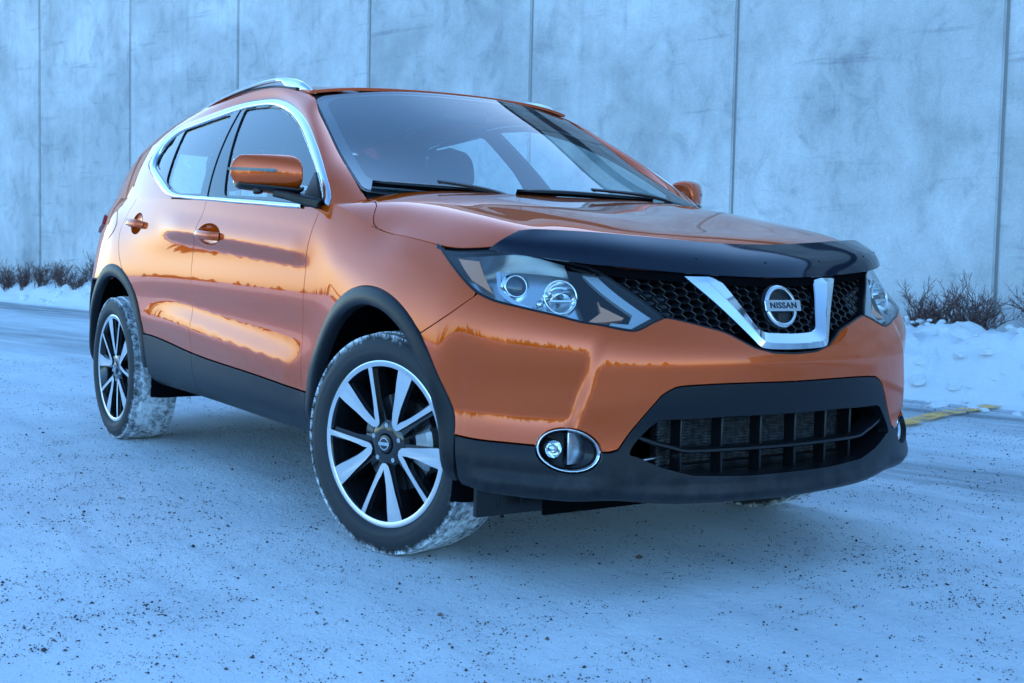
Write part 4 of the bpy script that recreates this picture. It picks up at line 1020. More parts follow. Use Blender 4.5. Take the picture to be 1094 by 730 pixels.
# ------------------------------------------------------------ mirrors, handles, rails, wipers
def superloft(m, secs, n=28, p=2.6):
    # secs: (y, cx, cz, rx, rz_up, rz_down)
    rows_ = []
    for y, cx, cz, rx, ru, rd_ in secs:
        r = []
        for i in range(n):
            a = 2 * math.pi * i / n; c_, s_ = math.cos(a), math.sin(a)
            k = (abs(c_) ** p + abs(s_) ** p) ** (-1 / p); r.append((cx + rx * c_ * k, y, cz + (ru if s_ > 0 else rd_) * s_ * k))
        rows_.append(r)
    R3 = np.array(rows_); k = len(rows_); f = [(i * n + j, i * n + (j + 1) % n, (i + 1) * n + (j + 1) % n, (i + 1) * n + j) for i in range(k - 1) for j in range(n)]
    f += [tuple(range(n))[::-1], tuple((k - 1) * n + j for j in range(n))]
    m.add(R3.reshape(-1, 3), f); return m
MX, MZ = -.62, 1.166
def mirror_secs(sh=0, gro=0.):
    S_ = []
    for t in np.linspace(0, 1, 22):
        # from the root (t=0) out to the tip (t=1): the front face sweeps back towards the tip
        y = -.862 - .196 * t
        xf = -.535 - .160 * t ** 1.7; xb = -.700 - .022 * t
        kk = (1 - max(0, (t - .82) / .18) ** 2.6 * .72) * (1 - max(0, (.12 - t) / .12) ** 2 * .16)
        ru = (.066 - .012 * t ** 2) * kk; rd_ = (.060 - .014 * t) * kk
        S_.append((y, (xf + xb) / 2, MZ + .006 + .008 * t, (xf - xb) / 2 * (1 - max(0, (t - .85) / .15) ** 2 * .5) + gro, ru + gro, rd_ + gro))
    return S_
# keep the painted shell above the black base line
for mir in (False, True):
    f = (lambda q: q.mirror()) if mir else (lambda q: q)
    root = empty('wing_mirror', (0, 0, 0), car)
    mm = M(); superloft(mm, mirror_secs(), 40, 2.5); f(mm).build('mirror_shell', paint, root, sharp=60, subd=1)
    mm = M()
    lower = []
    for y, cx, cz, rx, ru, rd_ in mirror_secs():
        lower.append((y, cx - .002, cz - rd_ * .86, rx * 1.0, .004, rd_ * .30 + .004))
    superloft(mm, lower[:-2], 24, 2.6); f(mm).build('mirror_base', MT['plastic_smooth'], root, sharp=60)
    # arm to the door
    mm = M(); sweep(mm, cr([(-.47, -.822, 1.068), (-.50, -.850, 1.078), (-.56, -.885, 1.094), (-.61, -.93, 1.106)], 5), [(-.045, -.013), (.045, -.013), (.045, .017), (-.045, .017)], up=(0, 0, 1), scales=[1.15 - .02 * i for i in range(16)])
    f(mm).build('mirror_arm', MT['plastic_smooth'], root, bevel=.006)
    mm = M(); P_ = G3([(-.455, 1.075), (-.60, 1.075), (-.575, 1.185), (-.50, 1.128)], .004); mm.add(np.concatenate([P_, P_ + [0, -.010, 0]]), [(0, 1, 2, 3)[::-1], (4, 5, 6, 7)] + [(i, (i + 1) % 4, 4 + (i + 1) % 4, 4 + i) for i in range(4)]); f(mm).build('mirror_sail', MT['plastic_smooth'], root, bevel=.003)
    # turn signal strip along the front of the shell
    S_ = mirror_secs(); rows_ = []
    for i, t in enumerate(np.linspace(0, 1, 22)):
        if t < .42: continue
        y, cx, cz, rx, ru, rd_ = S_[i]; z0 = .006 + .004 * (t - .4); h = .0065 if t < .6 else .0055 - .002 * (t - .6); h *= min(1, (t - .36) / .12)
        pts = []
        for zz in (z0 + h, z0 + h * .3, z0 - h * .3, z0 - h):
            rr_ = ru if zz > 0 else rd_; q = max(0, 1 - (abs(zz) / rr_) ** 2.5) ** (1 / 2.5); pts.append((cx + rx * q + .0018, y, cz + zz))
        pts = [(pts[0][0] - .006, pts[0][1], pts[0][2])] + pts + [(pts[-1][0] - .006, pts[-1][1], pts[-1][2])]
        rows_.append(pts)
    rows_.append([(S_[-1][1] + 0 + q[0] * 0 + S_[-1][1] * 0 + q[0] if False else q[0] - .02, S_[-1][0] - .004, q[2]) for q in rows_[-1]])
    mm = M(); loft(mm, rows_); f(mm).build('turn_signal', mat('signal_lens', (.10, .11, .13), .12, .3), root)
    mm = M(); v = []
    y0 = -1.03; mm2 = M(); revd(mm2, [(.019, -.028), (.017, .0), (.013, .003), (.0005, .003)], (-.64, -.985, 1.108), (.2, 0, -1), 18); f(mm2).build('mirror_camera', MT['plastic_smooth'], root)
    mm = M(); superloft(mm, [(-.872, -.703, MZ + .004, .004, .052, .048), (-1.04, -.723, MZ + .012, .004, .044, .038)], 24, 3.); f(mm).build('mirror_glass', MT['chrome'], root)
# ---- door handles: dished cup and a bar across it
def cupS(c, rs, rt_, dep):
    def f(a, b):
        P = L(a, b); N = normals(L, np.asarray(a, float), np.asarray(b, float)); q = ((np.asarray(a) - c[0]) / rs) ** 2 + ((np.asarray(b) - c[1]) / rt_) ** 2
        return P - N * (dep * np.clip(1 - q, 0, 1) ** .6)[..., None]
    return f
cup_m = paint
for c_, rs_, par, (dx0, dx1) in ((CUP_F, CUPR[0], fd, (-.105, .115)), (CUP_R, .17, rd, (-.10, .10))):
    S_ = cupS(c_, rs_, CUPR[1], .017)
    m = panel(S_, ell(c_, rs_, CUPR[1]), scale=LS, step=.008, off=-.001, gap=.0005, flange=False)
    m.build('handle_cup', cup_m, par[0]); m.mirror().build('handle_cup', cup_m, par[1])
    P0, N0 = LP([c_]); P0, N0 = P0[0], N0[0]
    tx = np.array([1, 0, -.06]) - N0 * N0[0]; tx /= np.linalg.norm(tx); tz = np.cross(tx, N0); tz = tz if tz[2] > 0 else -tz
    pth = cr([P0 + tx * dx0 - N0 * .002, P0 + tx * (dx0 * .80) + N0 * .020, P0 + tx * dx0 * .3 + N0 * .031, P0 + tx * dx1 * .3 + N0 * .031, P0 + tx * (dx1 * .80) + N0 * .022, P0 + tx * dx1 - N0 * .002], 8)
    m = M(); sweep(m, pth, rc([(-.007, -.0165), (.006, -.0165), (.010, 0), (.006, .0165), (-.007, .0165)], .008), up=tz)
    m.build('door_handle', paint, par[0], sharp=50); m.mirror().build('door_handle', paint, par[1], sharp=50)
# ---- roof rails
def rail_z(x): return float(Curve1([-2.45, -2.30, -2.0, -1.6, -1.3, -1.17, -1.10, -1.08], [1.524, 1.550, 1.584, 1.606, 1.597, 1.566, 1.532, 1.520])(x))
xs_ = np.concatenate([np.linspace(-2.44, -2.2, 8), np.linspace(-2.1, -1.35, 14), np.linspace(-1.30, -1.09, 14)])
m = M(); pth = [(x, -.575 - .022 * math.sin(math.pi * (x + 2.45) / 1.4), rail_z(x)) for x in xs_]
rows_ = []
for x, y, z in pth:
    zr_ = float(roof_z(x, y)) - .006; h = max(.010, min(.042, (z - zr_)) if x > -1.32 or x < -2.3 else .015)
    lo = z - h
    rows_.append([(x, y - .011, lo), (x, y - .013, (z + lo) / 2), (x, y - .008, z - .003), (x, y, z), (x, y + .008, z - .003), (x, y + .012, (z + lo) / 2), (x, y + .011, lo), (x, y - .011, lo)])
loft(m, rows_); m.f += [tuple(range(7)), tuple(len(m.v) - 8 + k for k in range(7))[::-1]]
both(m, 'roof_rail', MT['satin'], car, sharp=45)
for xx in (-2.30,):
    pass
# roof gutter strip
m = M(); P_ = np.array([Rs(x, -(y + .000)) for x, y in I_roof]); sweep(m, resample(cr(P_[1:], 5), 40) + [0, 0, .001], circ(.006, 6)); both(m, 'roof_gutter', MT['plastic_smooth'], car)
# ---- wipers and cowl
ce = [(x, y) for x, y in cowl_e]
m = M(); rws = []
for x, y in resample(cr([(-.335, .722), (-.31, .60), (-.272, .40), (-.246, .20), (-.236, 0)], 4), 20):
    xa, ya = x, y; u = ya / .727
    wp = Ws(-min(1, u), .015); rws.append([(xa + .045, -ya, float(T(xa + .02, ya)) - .045), (xa + .006, -ya, float(T(xa, ya)) - .022), (wp[0] - .01, -ya, wp[2] + .004)])
loft(m, rws); m.merge(m.mirror()); m.build('cowl', MT['plastic'], car)
wip_m = MT['plastic_smooth']
def wiper(u0, v0, u1, v1, pu, pv, flip=False):
    rt0 = empty('wiper', (0, 0, 0), car)
    pts = [Ws(u0 + (u1 - u0) * t, v0 + (v1 - v0) * t + .012 * math.sin(math.pi * t)) for t in np.linspace(0, 1, 24)]
    nn = normals(lambda a, b: Ws(a, b), np.array([(u0 + u1) / 2]), np.array([(v0 + v1) / 2]))[0]; nn = nn if nn[0] > 0 else -nn
    P = np.array(pts) + nn * .015
    m = M(); sweep(m, P, [(-.010, -.003), (.007, -.004), (.010, .0), (.004, .006), (-.007, .003)], up=nn, scales=[max(.35, min(1, 6 * min(t, 1 - t) + .3)) for t in np.linspace(0, 1, 24)]); m.build('wiper_blade', wip_m, rt0)
    m = M(); sweep(m, np.array(pts) + nn * .006, [(-.002, -.008), (.002, -.008), (.003, .012), (-.003, .012)], up=nn); m.build('wiper_rubber', MT['dark'], rt0)
    A_ = Ws(pu, pv) + nn * .020; B_ = P[12] + nn * .014
    m = M(); sweep(m, cr([A_ - nn * .02, A_, A_ * .6 + B_ * .4 + nn * .012, B_ + nn * .004, B_], 6), [(-.009, -.004), (.009, -.004), (.006, .005), (-.006, .005)], up=nn, scales=np.linspace(1.2, .6, 25)); m.build('wiper_arm', wip_m, rt0)
    m = M(); revd(m, [(.020, -.02), (.019, .006), (.012, .011), (.0005, .012)], A_ - nn * .012, nn, 18); m.build('wiper_pivot', wip_m, rt0)
wiper(-.94, .062, -.36, .085, -.30, .03)
wiper(-.24, .100, .66, .082, .74, .04)
# ---- tail: hatch, window, lamps
hx = Curve1([.70, .85, 1.0, 1.12, 1.16, 1.25, 1.35, 1.44], [-3.50, -3.49, -3.455, -3.40, -3.36, -3.265, -3.12, -2.97])
def Hs(y, z):
    y = np.asarray(y, float); z = np.asarray(z, float); wv_ = .70 - .16 * sm(1.1, 1.45, z)
    return np.stack([hx(z) + .14 * (np.abs(y) / wv_) ** 2.6, y, z], -1)
m = panel(Hs, [(-.69, .72), (.69, .72), (.70, 1.0), (.68, 1.15), (.55, 1.44), (-.55, 1.44), (-.68, 1.15), (-.70, 1.0)], holes=[[(-.56, 1.14), (.56, 1.14), (.48, 1.40), (-.48, 1.40)]], step=.06, nsign=-1); hatch = m.build('tailgate', paint, car)
panel(Hs, [(-.56, 1.14), (.56, 1.14), (.48, 1.40), (-.48, 1.40)], step=.08, nsign=-1, off=-.003, flange=False).build('rear_window', MT['glass'], hatch)
m = M(); loft(m, [[(-3.0, y, 1.472 - .02 * abs(y)), (-3.12, y, 1.452 - .03 * abs(y)), (-3.12, y, 1.437 - .03 * abs(y)), (-2.98, y, 1.44 - .03 * abs(y))] for y in np.linspace(-.53, .53, 15)]); m.build('roof_spoiler', paint, hatch)
red_m = mat('tail_lens', (.28, .008, .01), .08, 0., Coat_Weight=1.)
m = panel(L, [(1.2, 6.5), (3.75, 6.7), (4.3, 7.4), (4.15, 8.0), (2.6, 8.2), (1.2, 8.0)], scale=LS, step=.03, off=.014, depth=.03); both(m, 'tail_light', red_m, car)
# ---- fuel filler door, a flush lid
m = panel(L, rc(PICK['fuel_door'], .25), scale=LS, step=.02, off=.0022, depth=.004, gap=.001); m.build('fuel_door', paint, car)
# ---- interior seen through the glass
lin = mat('headliner', (.42, .42, .41), .9); dk = mat('dark_interior', (.014, .015, .018), .7); seat_m = mat('seat_cloth', (.012, .013, .016), .75)
inner = [(-.42, 1.085)] + [(x, z) for x, z in zip(o_x[1:], [z - .006 for z in o_z[1:]])] + [(-2.98, 1.16), (-2.2, 1.10), (-.6, 1.05)]
m = panel(Gs, inner[::-1], holes=[gq2, gr2, gf2], step=.06, off=-.030, nsign=1, flange=False); both(m, 'pillar_lining', dk, car)
panel(Rs, [(-1.10, -.56), (-1.05, 0), (-1.10, .56), (-2.9, .50), (-2.9, -.50)][::-1], step=.12, off=-.03, flange=False).build('headliner', lin, car)
m = panel(L, [(7.2, 2.3), (9.7, 2.3), (9.7, 8.9), (6.4, 8.9), (6.7, 5.5)], scale=LS, step=.12, off=-.05, flange=False); both(m, 'door_lining', dk, car)
m = M(); box(m, (-1.5, 0, .33), (3.2, 1.5, .04)); m.build('cabin_floor', dk, car)
m = M(); loft(m, [[(-.36, y, 1.06), (-.55, y, 1.085 - .03 * abs(y)), (-.85, y, 1.075 - .03 * abs(y)), (-.98, y, 1.02), (-1.0, y, .8), (-.9, y, .5)] for y in np.linspace(-.72, .72, 13)]); m.build('dashboard', dk, car)
m = M(); box(m, (.1, 0, .80), (.9, 1.30, .05)); m.build('engine_cover', MT['dark'], car)
m = M(); box(m, (-.36, 0, .75), (.04, 1.40, .62)); m.build('bulkhead', MT['dark'], car)
def seat(x, y, w=.25, name='front_seat', hz=0):
    r = empty(name, (0, 0, 0), car)
    m = M(); superloft(m, [(y - w, x, .62, .25, .08, .09), (y - w * .8, x, .63, .27, .09, .1), (y + w * .8, x, .63, .27, .09, .1), (y + w, x, .62, .25, .08, .09)], 20, 3.5); m.build('seat_cushion', seat_m, r)
    m = M(); rws = []
    for t in np.linspace(0, 1, 12):
        z = .62 + .55 * t; xc = x - .22 - .17 * t; ww = w * (1 - .28 * t ** 3); th = .075 - .02 * t; rws.append([(xc + th * math.cos(a), y + ww * math.copysign(abs(math.sin(a)) ** .6, math.sin(a)), z) for a in np.linspace(0, 2 * math.pi, 21)])
    loft(m, rws); m.f.append(tuple(len(m.v) - 21 + k for k in range(20))); m.build('seat_back', seat_m, r)
    m = M(); xh = x - .40; rws = []
    for t in np.linspace(0, 1, 12):
        z = 1.19 + .21 * t; kx = (1 - abs(2 * t - 1) ** 3.2) ** .5 * .98 + .02; rws.append([(xh - .02 * t + .055 * kx * math.cos(a), y + .128 * kx * (1 - .12 * t) * math.copysign(abs(math.sin(a)) ** .7, math.sin(a)), z) for a in np.linspace(0, 2 * math.pi, 21)])
    loft(m, rws); m.build('headrest', seat_m, r)
    for dy in (-.05, .05):
        m = M(); sweep(m, [(xh - .005, y + dy, 1.12), (xh, y + dy, 1.24)], circ(.006, 6)); m.build('headrest_post', MT['satin'], r)
seat(-1.22, -.36); seat(-1.22, .36)
seat(-2.05, -.38, .28, 'rear_seat'); seat(-2.05, .38, .28, 'rear_seat')
m = M(); rev(m, [(.178 + .014 * math.cos(a), .014 * math.sin(a)) for a in np.linspace(0, 2 * math.pi, 9)], 36, 'x'); st = m.build('steering_wheel', dk, car); st.location = (-.93, .36, 1.00); st.rotation_euler = (0, R_(-25), 0)
m = M(); superloft(m, [(-.10, -.93, 1.455, .012, .022, .022), (-.08, -.93, 1.455, .014, .026, .026), (.08, -.93, 1.455, .014, .026, .026), (.10, -.93, 1.455, .012, .022, .022)], 20, 3); m.build('rear_view_mirror', MT['plastic_smooth'], car)
# ------------------------------------------------------------ the place
k26 = 2.6 / 2.44
cam_xy = np.array([3.459, -2.668])
wp0 = cam_xy + (np.array([-16.98790403, 2.17645731]) - cam_xy) * k26; wd = np.array([math.cos(R_(15.921685)), math.sin(R_(15.921685))]); wn_ = np.array([-wd[1], wd[0]])
def wpt(a, d=0., z=0.): p = wp0 + wd * a - wn_ * d; return (float(p[0]), float(p[1]), z)       # along the wall, in front of it, up
def wcoord(x, y): q = np.stack([x, y], -1) - wp0; return q @ wd, -(q @ wn_)
WROT = math.atan2(wd[1], wd[0])
# ---- concrete wall of upright precast panels
conc = mat('precast_concrete', (.36, .37, .38), .85)
tc = objco(conc); oi = nd(conc, 'ShaderNodeObjectInfo')
mp_ = nd(conc, 'ShaderNodeVectorMath', operation='ADD'); lk(conc, tc, mp_.inputs[0]); sc_n = nd(conc, 'ShaderNodeVectorMath', operation='SCALE'); sc_n.inputs[3].default_value = 37.; cmb = nd(conc, 'ShaderNodeCombineXYZ'); lk(conc, oi.outputs['Random'], cmb.inputs[0]); lk(conc, oi.outputs['Random'], cmb.inputs[2]); lk(conc, cmb.outputs[0], sc_n.inputs[0]); lk(conc, sc_n.outputs[0], mp_.inputs[1])
V_ = mp_.outputs[0]
def noise_n(m, vec, scale, detail=4., rough=.55, stretch=None, dist=0.):
    v = vec
    if stretch: q = nd(m, 'ShaderNodeMapping'); q.inputs['Scale'].default_value = stretch; lk(m, vec, q.inputs[0]); v = q.outputs[0]
    n = nd(m, 'ShaderNodeTexNoise', Scale=scale, Detail=detail, Roughness=rough); n.inputs['Distortion'].default_value = dist; lk(m, v, n.inputs['Vector']); return n.outputs['Fac']
def mixc(m, f, a, b, mode='MIX'):
    n = nd(m, 'ShaderNodeMix', data_type='RGBA', blend_type=mode)
    for s_, q in ((n.inputs[0], f), (n.inputs[6], a), (n.inputs[7], b)):
        if isinstance(q, (int, float)): s_.default_value = q
        elif isinstance(q, tuple): s_.default_value = (*q, 1)
        else: lk(m, q, s_)
    return n.outputs[2]
big = ramp(conc, noise_n(conc, V_, .75, 5., .6, (1, 1, .8), .5), [(.30, (.42, .425, .43)), (.47, (.55, .555, .56)), (.68, (.66, .665, .67))]).outputs[0]
med = ramp(conc, noise_n(conc, V_, 3.2, 6., .7, (1, 1, .75), .9), [(.30, (.70, .71, .73)), (.46, (.95, .93, .93)), (.75, (1.06, 1.06, 1.05))]).outputs[0]
streak = ramp(conc, noise_n(conc, V_, 2.2, 5., .65, (3.2, 1, .16)), [(.33, (.70, .71, .73)), (.50, (1, 1, 1))]).outputs[0]
hor = ramp(conc, noise_n(conc, V_, 1.6, 4., .7, (.5, 1, 5.)), [(.26, (.62, .63, .66)), (.40, (1, 1, 1))]).outputs[0]
fine = ramp(conc, noise_n(conc, V_, 70., 4., .7), [(.25, (.80, .80, .80)), (.75, (1.12, 1.12, 1.12))]).outputs[0]
pores = ramp(conc, noise_n(conc, V_, 26., 2., .5), [(.20, (.45, .45, .46)), (.29, (1, 1, 1))]).outputs[0]
col = mixc(conc, 1., big, med, 'MULTIPLY'); col = mixc(conc, .3, col, streak, 'MULTIPLY'); col = mixc(conc, .75, col, hor, 'MULTIPLY'); col = mixc(conc, .9, col, fine, 'MULTIPLY'); col = mixc(conc, .55, col, pores, 'MULTIPLY')
pos_ = nd(conc, 'ShaderNodeNewGeometry').outputs['Position']; cloud = ramp(conc, noise_n(conc, pos_, .42, 4., .62, (1, 1, 1.3), .5), [(.36, (.78, .79, .80)), (.56, (1.04, 1.04, 1.03))]).outputs[0]; col = mixc(conc, 1., col, cloud, 'MULTIPLY')
lk(conc, col, bs(conc).inputs['Base Color']); bump(conc, noise_n(conc, V_, 38., 5., .7), .004, .5)
seal = mat('joint_sealant', (.24, .235, .23), .7)
wall = empty('concrete_wall', wpt(5, -.3, 0)); tag(wall, 'tall stained grey concrete panel wall with upright joints behind the car', 'wall')
WH = 7.4
wm = bpy.data.meshes.new('panel')
b_ = bmesh.new(); bmesh.ops.create_cube(b_, size=1.); 
for v in b_.verts: v.co = Vector((v.co.x * 2.572, v.co.y * .24, (v.co.z + .5) * WH - .6))
bmesh.ops.bevel(b_, geom=[e for e in b_.edges if abs((e.verts[0].co - e.verts[1].co).z) > 1], offset=.014, segments=2, affect='EDGES'); b_.to_mesh(wm); b_.free(); wm.materials.append(conc)
wroot = Vector(wall.location)
for i in range(-6, 17):
    o = bpy.data.objects.new('panel', wm); C.objects.link(o); o.parent = wall; p = Vector(wpt((i + .5) * 2.6, -.12 + .004 * ((i * 7) % 3 - 1), 0)); o.location = p - wroot; o.rotation_euler = (0, 0, WROT)
    m = M(); box(m, (0, 0, WH / 2 - .3), (.05, .05, WH - .7)); o = m.build('joint_seal', seal, wall); o.location = Vector(wpt(i * 2.6, -.045, 0)) - wroot; o.rotation_euler = (0, 0, WROT)
band_m = mat('wall_band', (.03, .035, .05), .5)
m = M(); box(m, (0, 0, 0), (60, .30, .55)); o = m.build('steel_band', band_m, wall); o.location = Vector(wpt(13, -.12, 5.35)) - wroot; o.rotation_euler = (0, 0, WROT)
m = M(); box(m, (0, 0, 0), (60, .36, .14)); o = m.build('coping', band_m, wall); o.location = Vector(wpt(13, -.12, WH - .55)) - wroot; o.rotation_euler = (0, 0, WROT)

# ---- snow-covered ground
def fbm(x, y, sc_, oct_=4, seed=0.):
    o = np.zeros(np.shape(x)); a = 1.
    for k in range(oct_):
        f = sc_ * 2 ** k
        o = o + a * np.array([noise.noise((float(px) * f + seed, float(py) * f - seed, seed * .37)) for px, py in zip(np.ravel(x), np.ravel(y))]).reshape(np.shape(x)); a *= .5
    return o
snow = mat('packed_snow', (.74, .76, .79), .62, 0., Specular_IOR_Level=.35)
tc = nd(snow, 'ShaderNodeNewGeometry').outputs['Position']
spx = nd(snow, 'ShaderNodeSeparateXYZ'); lk(snow, tc, spx.inputs[0])
def lin(m, ax, ay, c_): return mth(m, 'ADD', mth(m, 'ADD', mth(m, 'MULTIPLY', spx.outputs[0], ax), mth(m, 'MULTIPLY', spx.outputs[1], ay)), c_)
dperp = lin(snow, float(wn_[0]) * -1, float(wn_[1]) * -1, float(wp0 @ wn_))       # distance from the wall
along = lin(snow, float(wd[0]), float(wd[1]), float(-(wp0 @ wd)))
front = mth(snow, 'ADD', mth(snow, 'MULTIPLY', mth(snow, 'SUBTRACT', along, -2.), .115), .75)
dd = mth(snow, 'SUBTRACT', dperp, front)
def bandf(m, x, c_, w): return mth(m, 'SUBTRACT', 1., mth(m, 'MULTIPLY', mth(m, 'ABSOLUTE', mth(m, 'SUBTRACT', x, c_)), 1. / w), use_clamp=True)
nb_ = noise_n(snow, tc, 1.1, 6., .7, None, .6); ns_ = noise_n(snow, tc, 2.6, 5., .7, (.35, 1.6, 1))
rot = nd(snow, 'ShaderNodeMapping'); rot.inputs['Rotation'].default_value = (0, 0, -WROT); lk(snow, tc, rot.inputs[0])
nrut = noise_n(snow, rot.outputs[0], 1.7, 6., .7, (.22, 2.2, 1), .3)
ice = mth(snow, 'ADD', bandf(snow, dd, .42, .75), mth(snow, 'MULTIPLY', bandf(snow, dd, 2.6, .9), .75))
ice = mth(snow, 'ADD', ice, mth(snow, 'MULTIPLY', bandf(snow, dd, .06, .12), .5))
ice = mth(snow, 'MULTIPLY', ice, mth(snow, 'MULTIPLY', mth(snow, 'SUBTRACT', nrut, .36), 5.), use_clamp=True)
ice2 = mth(snow, 'MULTIPLY', mth(snow, 'SUBTRACT', nrut, .60), 2.6, use_clamp=True)
grit = ramp(snow, noise_n(snow, tc, 95., 3., .6), [(.60, (0, 0, 0)), (.72, (1, 1, 1))]).outputs[0]
dirt = ramp(snow, nb_, [(.35, (.75, .77, .79)), (.60, (.65, .67, .70))]).outputs[0]
trk = noise_n(snow, tc, 3.2, 5., .65, (.16, 1.5, 1), .5); dirt = mixc(snow, 1., dirt, ramp(snow, trk, [(.34, (.90, .905, .915)), (.52, (1.03, 1.03, 1.03))]).outputs[0], 'MULTIPLY')
c_ = mixc(snow, ice2, dirt, (.52, .545, .58)); c_ = mixc(snow, ice, c_, (.20, .215, .235))
gm = mth(snow, 'MULTIPLY', grit, ramp(snow, noise_n(snow, tc, 1.9, 4.), [(.42, (0, 0, 0)), (.68, (.5, .5, .5))]).outputs[0])
c_ = mixc(snow, gm, c_, (.30, .31, .33)); lk(snow, c_, bs(snow).inputs['Base Color'])
rr_ = ramp(snow, ice, [(0, (.62, .62, .62)), (1, (.40, .40, .40))]); lk(snow, rr_.outputs[0], bs(snow).inputs['Roughness'])
hb = mth(snow, 'ADD', mth(snow, 'MULTIPLY', noise_n(snow, tc, 34., 6., .72), 1.), mth(snow, 'MULTIPLY', noise_n(snow, tc, 130., 3., .6), .35))
bump(snow, hb, .018, .75)
# one sheet to the horizon: fine near the car, coarse far away
def axis_steps(c0, near, fine, far):
    a = list(np.arange(c0 - near, c0 + near + 1e-6, fine)); s_ = fine; x = a[-1]; y = a[0]; hi = []; lo = []
    while x < c0 + far: s_ *= 1.45; x += s_; hi.append(x); y -= s_; lo.append(y)
    return np.array(lo[::-1] + a + hi)
gx_ = axis_steps(0.6, 4.6, .06, 1500); gy_ = axis_steps(-.9, 3.6, .06, 1500)
GX, GY = np.meshgrid(gx_, gy_, indexing='ij')
nearm = (np.abs(GX - .6) < 5.2) & (np.abs(GY + .9) < 4.2)
GZ = np.zeros(GX.shape)
h = fbm(GX[nearm], GY[nearm], .9, 2, 3.1) * .006 + fbm(GX[nearm], GY[nearm], 5.5, 3, 9.7) * .0065
fade = 1 - np.clip(np.maximum(np.abs(GX[nearm] - .6) - 4.2, np.abs(GY[nearm] + .9) - 3.2), 0, 1)
# keep the tyres' contact: press the snow slightly round each wheel
GZ[nearm] = h * fade - .004
GZ = np.minimum(GZ, .012)
n0, n1_ = GX.shape; idx = np.arange(n0 * n1_).reshape(n0, n1_)
F_ = np.stack([idx[:-1, :-1], idx[1:, :-1], idx[1:, 1:], idx[:-1, 1:]], -1).reshape(-1, 4)
m = M(); m.add(np.stack([GX, GY, GZ], -1).reshape(-1, 3), F_); tag(m.build('snow_ground', snow, sharp=0), kind='structure')
# ---- yellow stall line, worn and half under snow
yl = mat('yellow_paint', (.78, .46, .10), .7); nt = yl.node_tree; o_ = nt.nodes['Material Output']
tcy = nd(yl, 'ShaderNodeNewGeometry').outputs['Position']; trn = nd(yl, 'ShaderNodeBsdfTransparent'); mxy = nd(yl, 'ShaderNodeMixShader')
msk = ramp(yl, noise_n(yl, tcy, 7., 6., .75), [(.40, (0, 0, 0)), (.52, (1, 1, 1))]).outputs[0]; lk(yl, msk, mxy.inputs[0]); lk(yl, trn.outputs[0], mxy.inputs[1]); lk(yl, bs(yl).outputs[0], mxy.inputs[2]); lk(yl, mxy.outputs[0], o_.inputs['Surface'])
lp = cr([(-1.15, 2.6), (-1.27, 3.14), (-1.44, 3.65), (-1.56, 4.16), (-1.66, 4.62), (-1.74, 4.9)], 6); m = M(); rws = []
for i, (x, y) in enumerate(lp): rws.append([(x - .06, y - .014, .0165), (x + .06, y + .014, .0165)])
loft(m, rws); tag(m.build('parking_line', yl), kind='structure')
# ---- ploughed snow bank along the foot of the wall
bank_m = mat('fresh_snow', (.84, .86, .88), .6, 0., Subsurface_Weight=.0); tcb = objco(bank_m); bump(bank_m, noise_n(bank_m, tcb, 26., 8., .75), .04, .7)
a_s = np.concatenate([np.arange(-16, -3, .5), np.arange(-3, 3.2, .07), np.arange(3.2, 12, .4), np.arange(12, 19, .05), np.arange(19, 34, .6)])
fr_d = np.interp(a_s, [-16, -2, 2.5, 8, 15, 17, 19, 34], [.7, .82, 1.05, 1.9, 2.62, 2.80, 2.9, 2.9])
ws_ = np.linspace(0, 1, 58); A_, W_ = np.meshgrid(a_s, ws_, indexing='ij'); D_ = W_ * (fr_d[:, None] + .12) - .02
DN = D_ / fr_d[:, None]
right = sm(6, 12, A_)
prof_l = .30 * (1 - sm(.45, 1.02, DN)) + .0
shelf = .335 * (1 - sm(.50, .66, DN)); ridge = .285 * np.exp(-((DN - .79) / .115) ** 2); prof_r = np.maximum(shelf, .14 * (1 - sm(.80, 1.0, DN))) + ridge * (1 - sm(.93, 1.03, DN))
Z_ = prof_l * (1 - right) + prof_r * right
XY = wp0[None, None] + A_[..., None] * wd - D_[..., None] * wn_
l1 = fbm(XY[..., 0], XY[..., 1], 1.3, 2, 5.); l2 = fbm(XY[..., 0], XY[..., 1], 4.5, 4, 2.2)
blob = np.abs(fbm(XY[..., 0] * 1.0, XY[..., 1], 5.2, 2, 8.8))
env = np.clip(Z_ / .12, 0, 1)
Z_ = Z_ * (1 + .35 * l1) + env * (.045 * l2 + .075 * (.55 - blob) * (.4 + right)) - .02 * sm(.98, 1.05, DN)
Z_ = np.maximum(Z_, -.03)
idx = np.arange(A_.size).reshape(A_.shape); F_ = np.stack([idx[:-1, :-1], idx[:-1, 1:], idx[1:, 1:], idx[1:, :-1]], -1).reshape(-1, 4)
m = M(); m.add(np.concatenate([XY, Z_[..., None]], -1).reshape(-1, 3), F_); tag(m.build('snow_bank', bank_m, sharp=0), kind='structure')
def bank_z(a, d):
    i = np.argmin(np.abs(a_s - a)); j = np.argmin(np.abs(D_[i] - d)); return float(Z_[i, j])
# kerb showing through the ploughed snow
kerb_m = mat('kerb_concrete', (.30, .30, .30), .8)
m = M(); box(m, (0, 0, .06), (9., .14, .27)); o = m.build('kerb', kerb_m, bevel=.02); o.location = wpt(17.5, 1.86, 0); o.rotation_euler = (0, 0, WROT); tag(o, kind='structure')
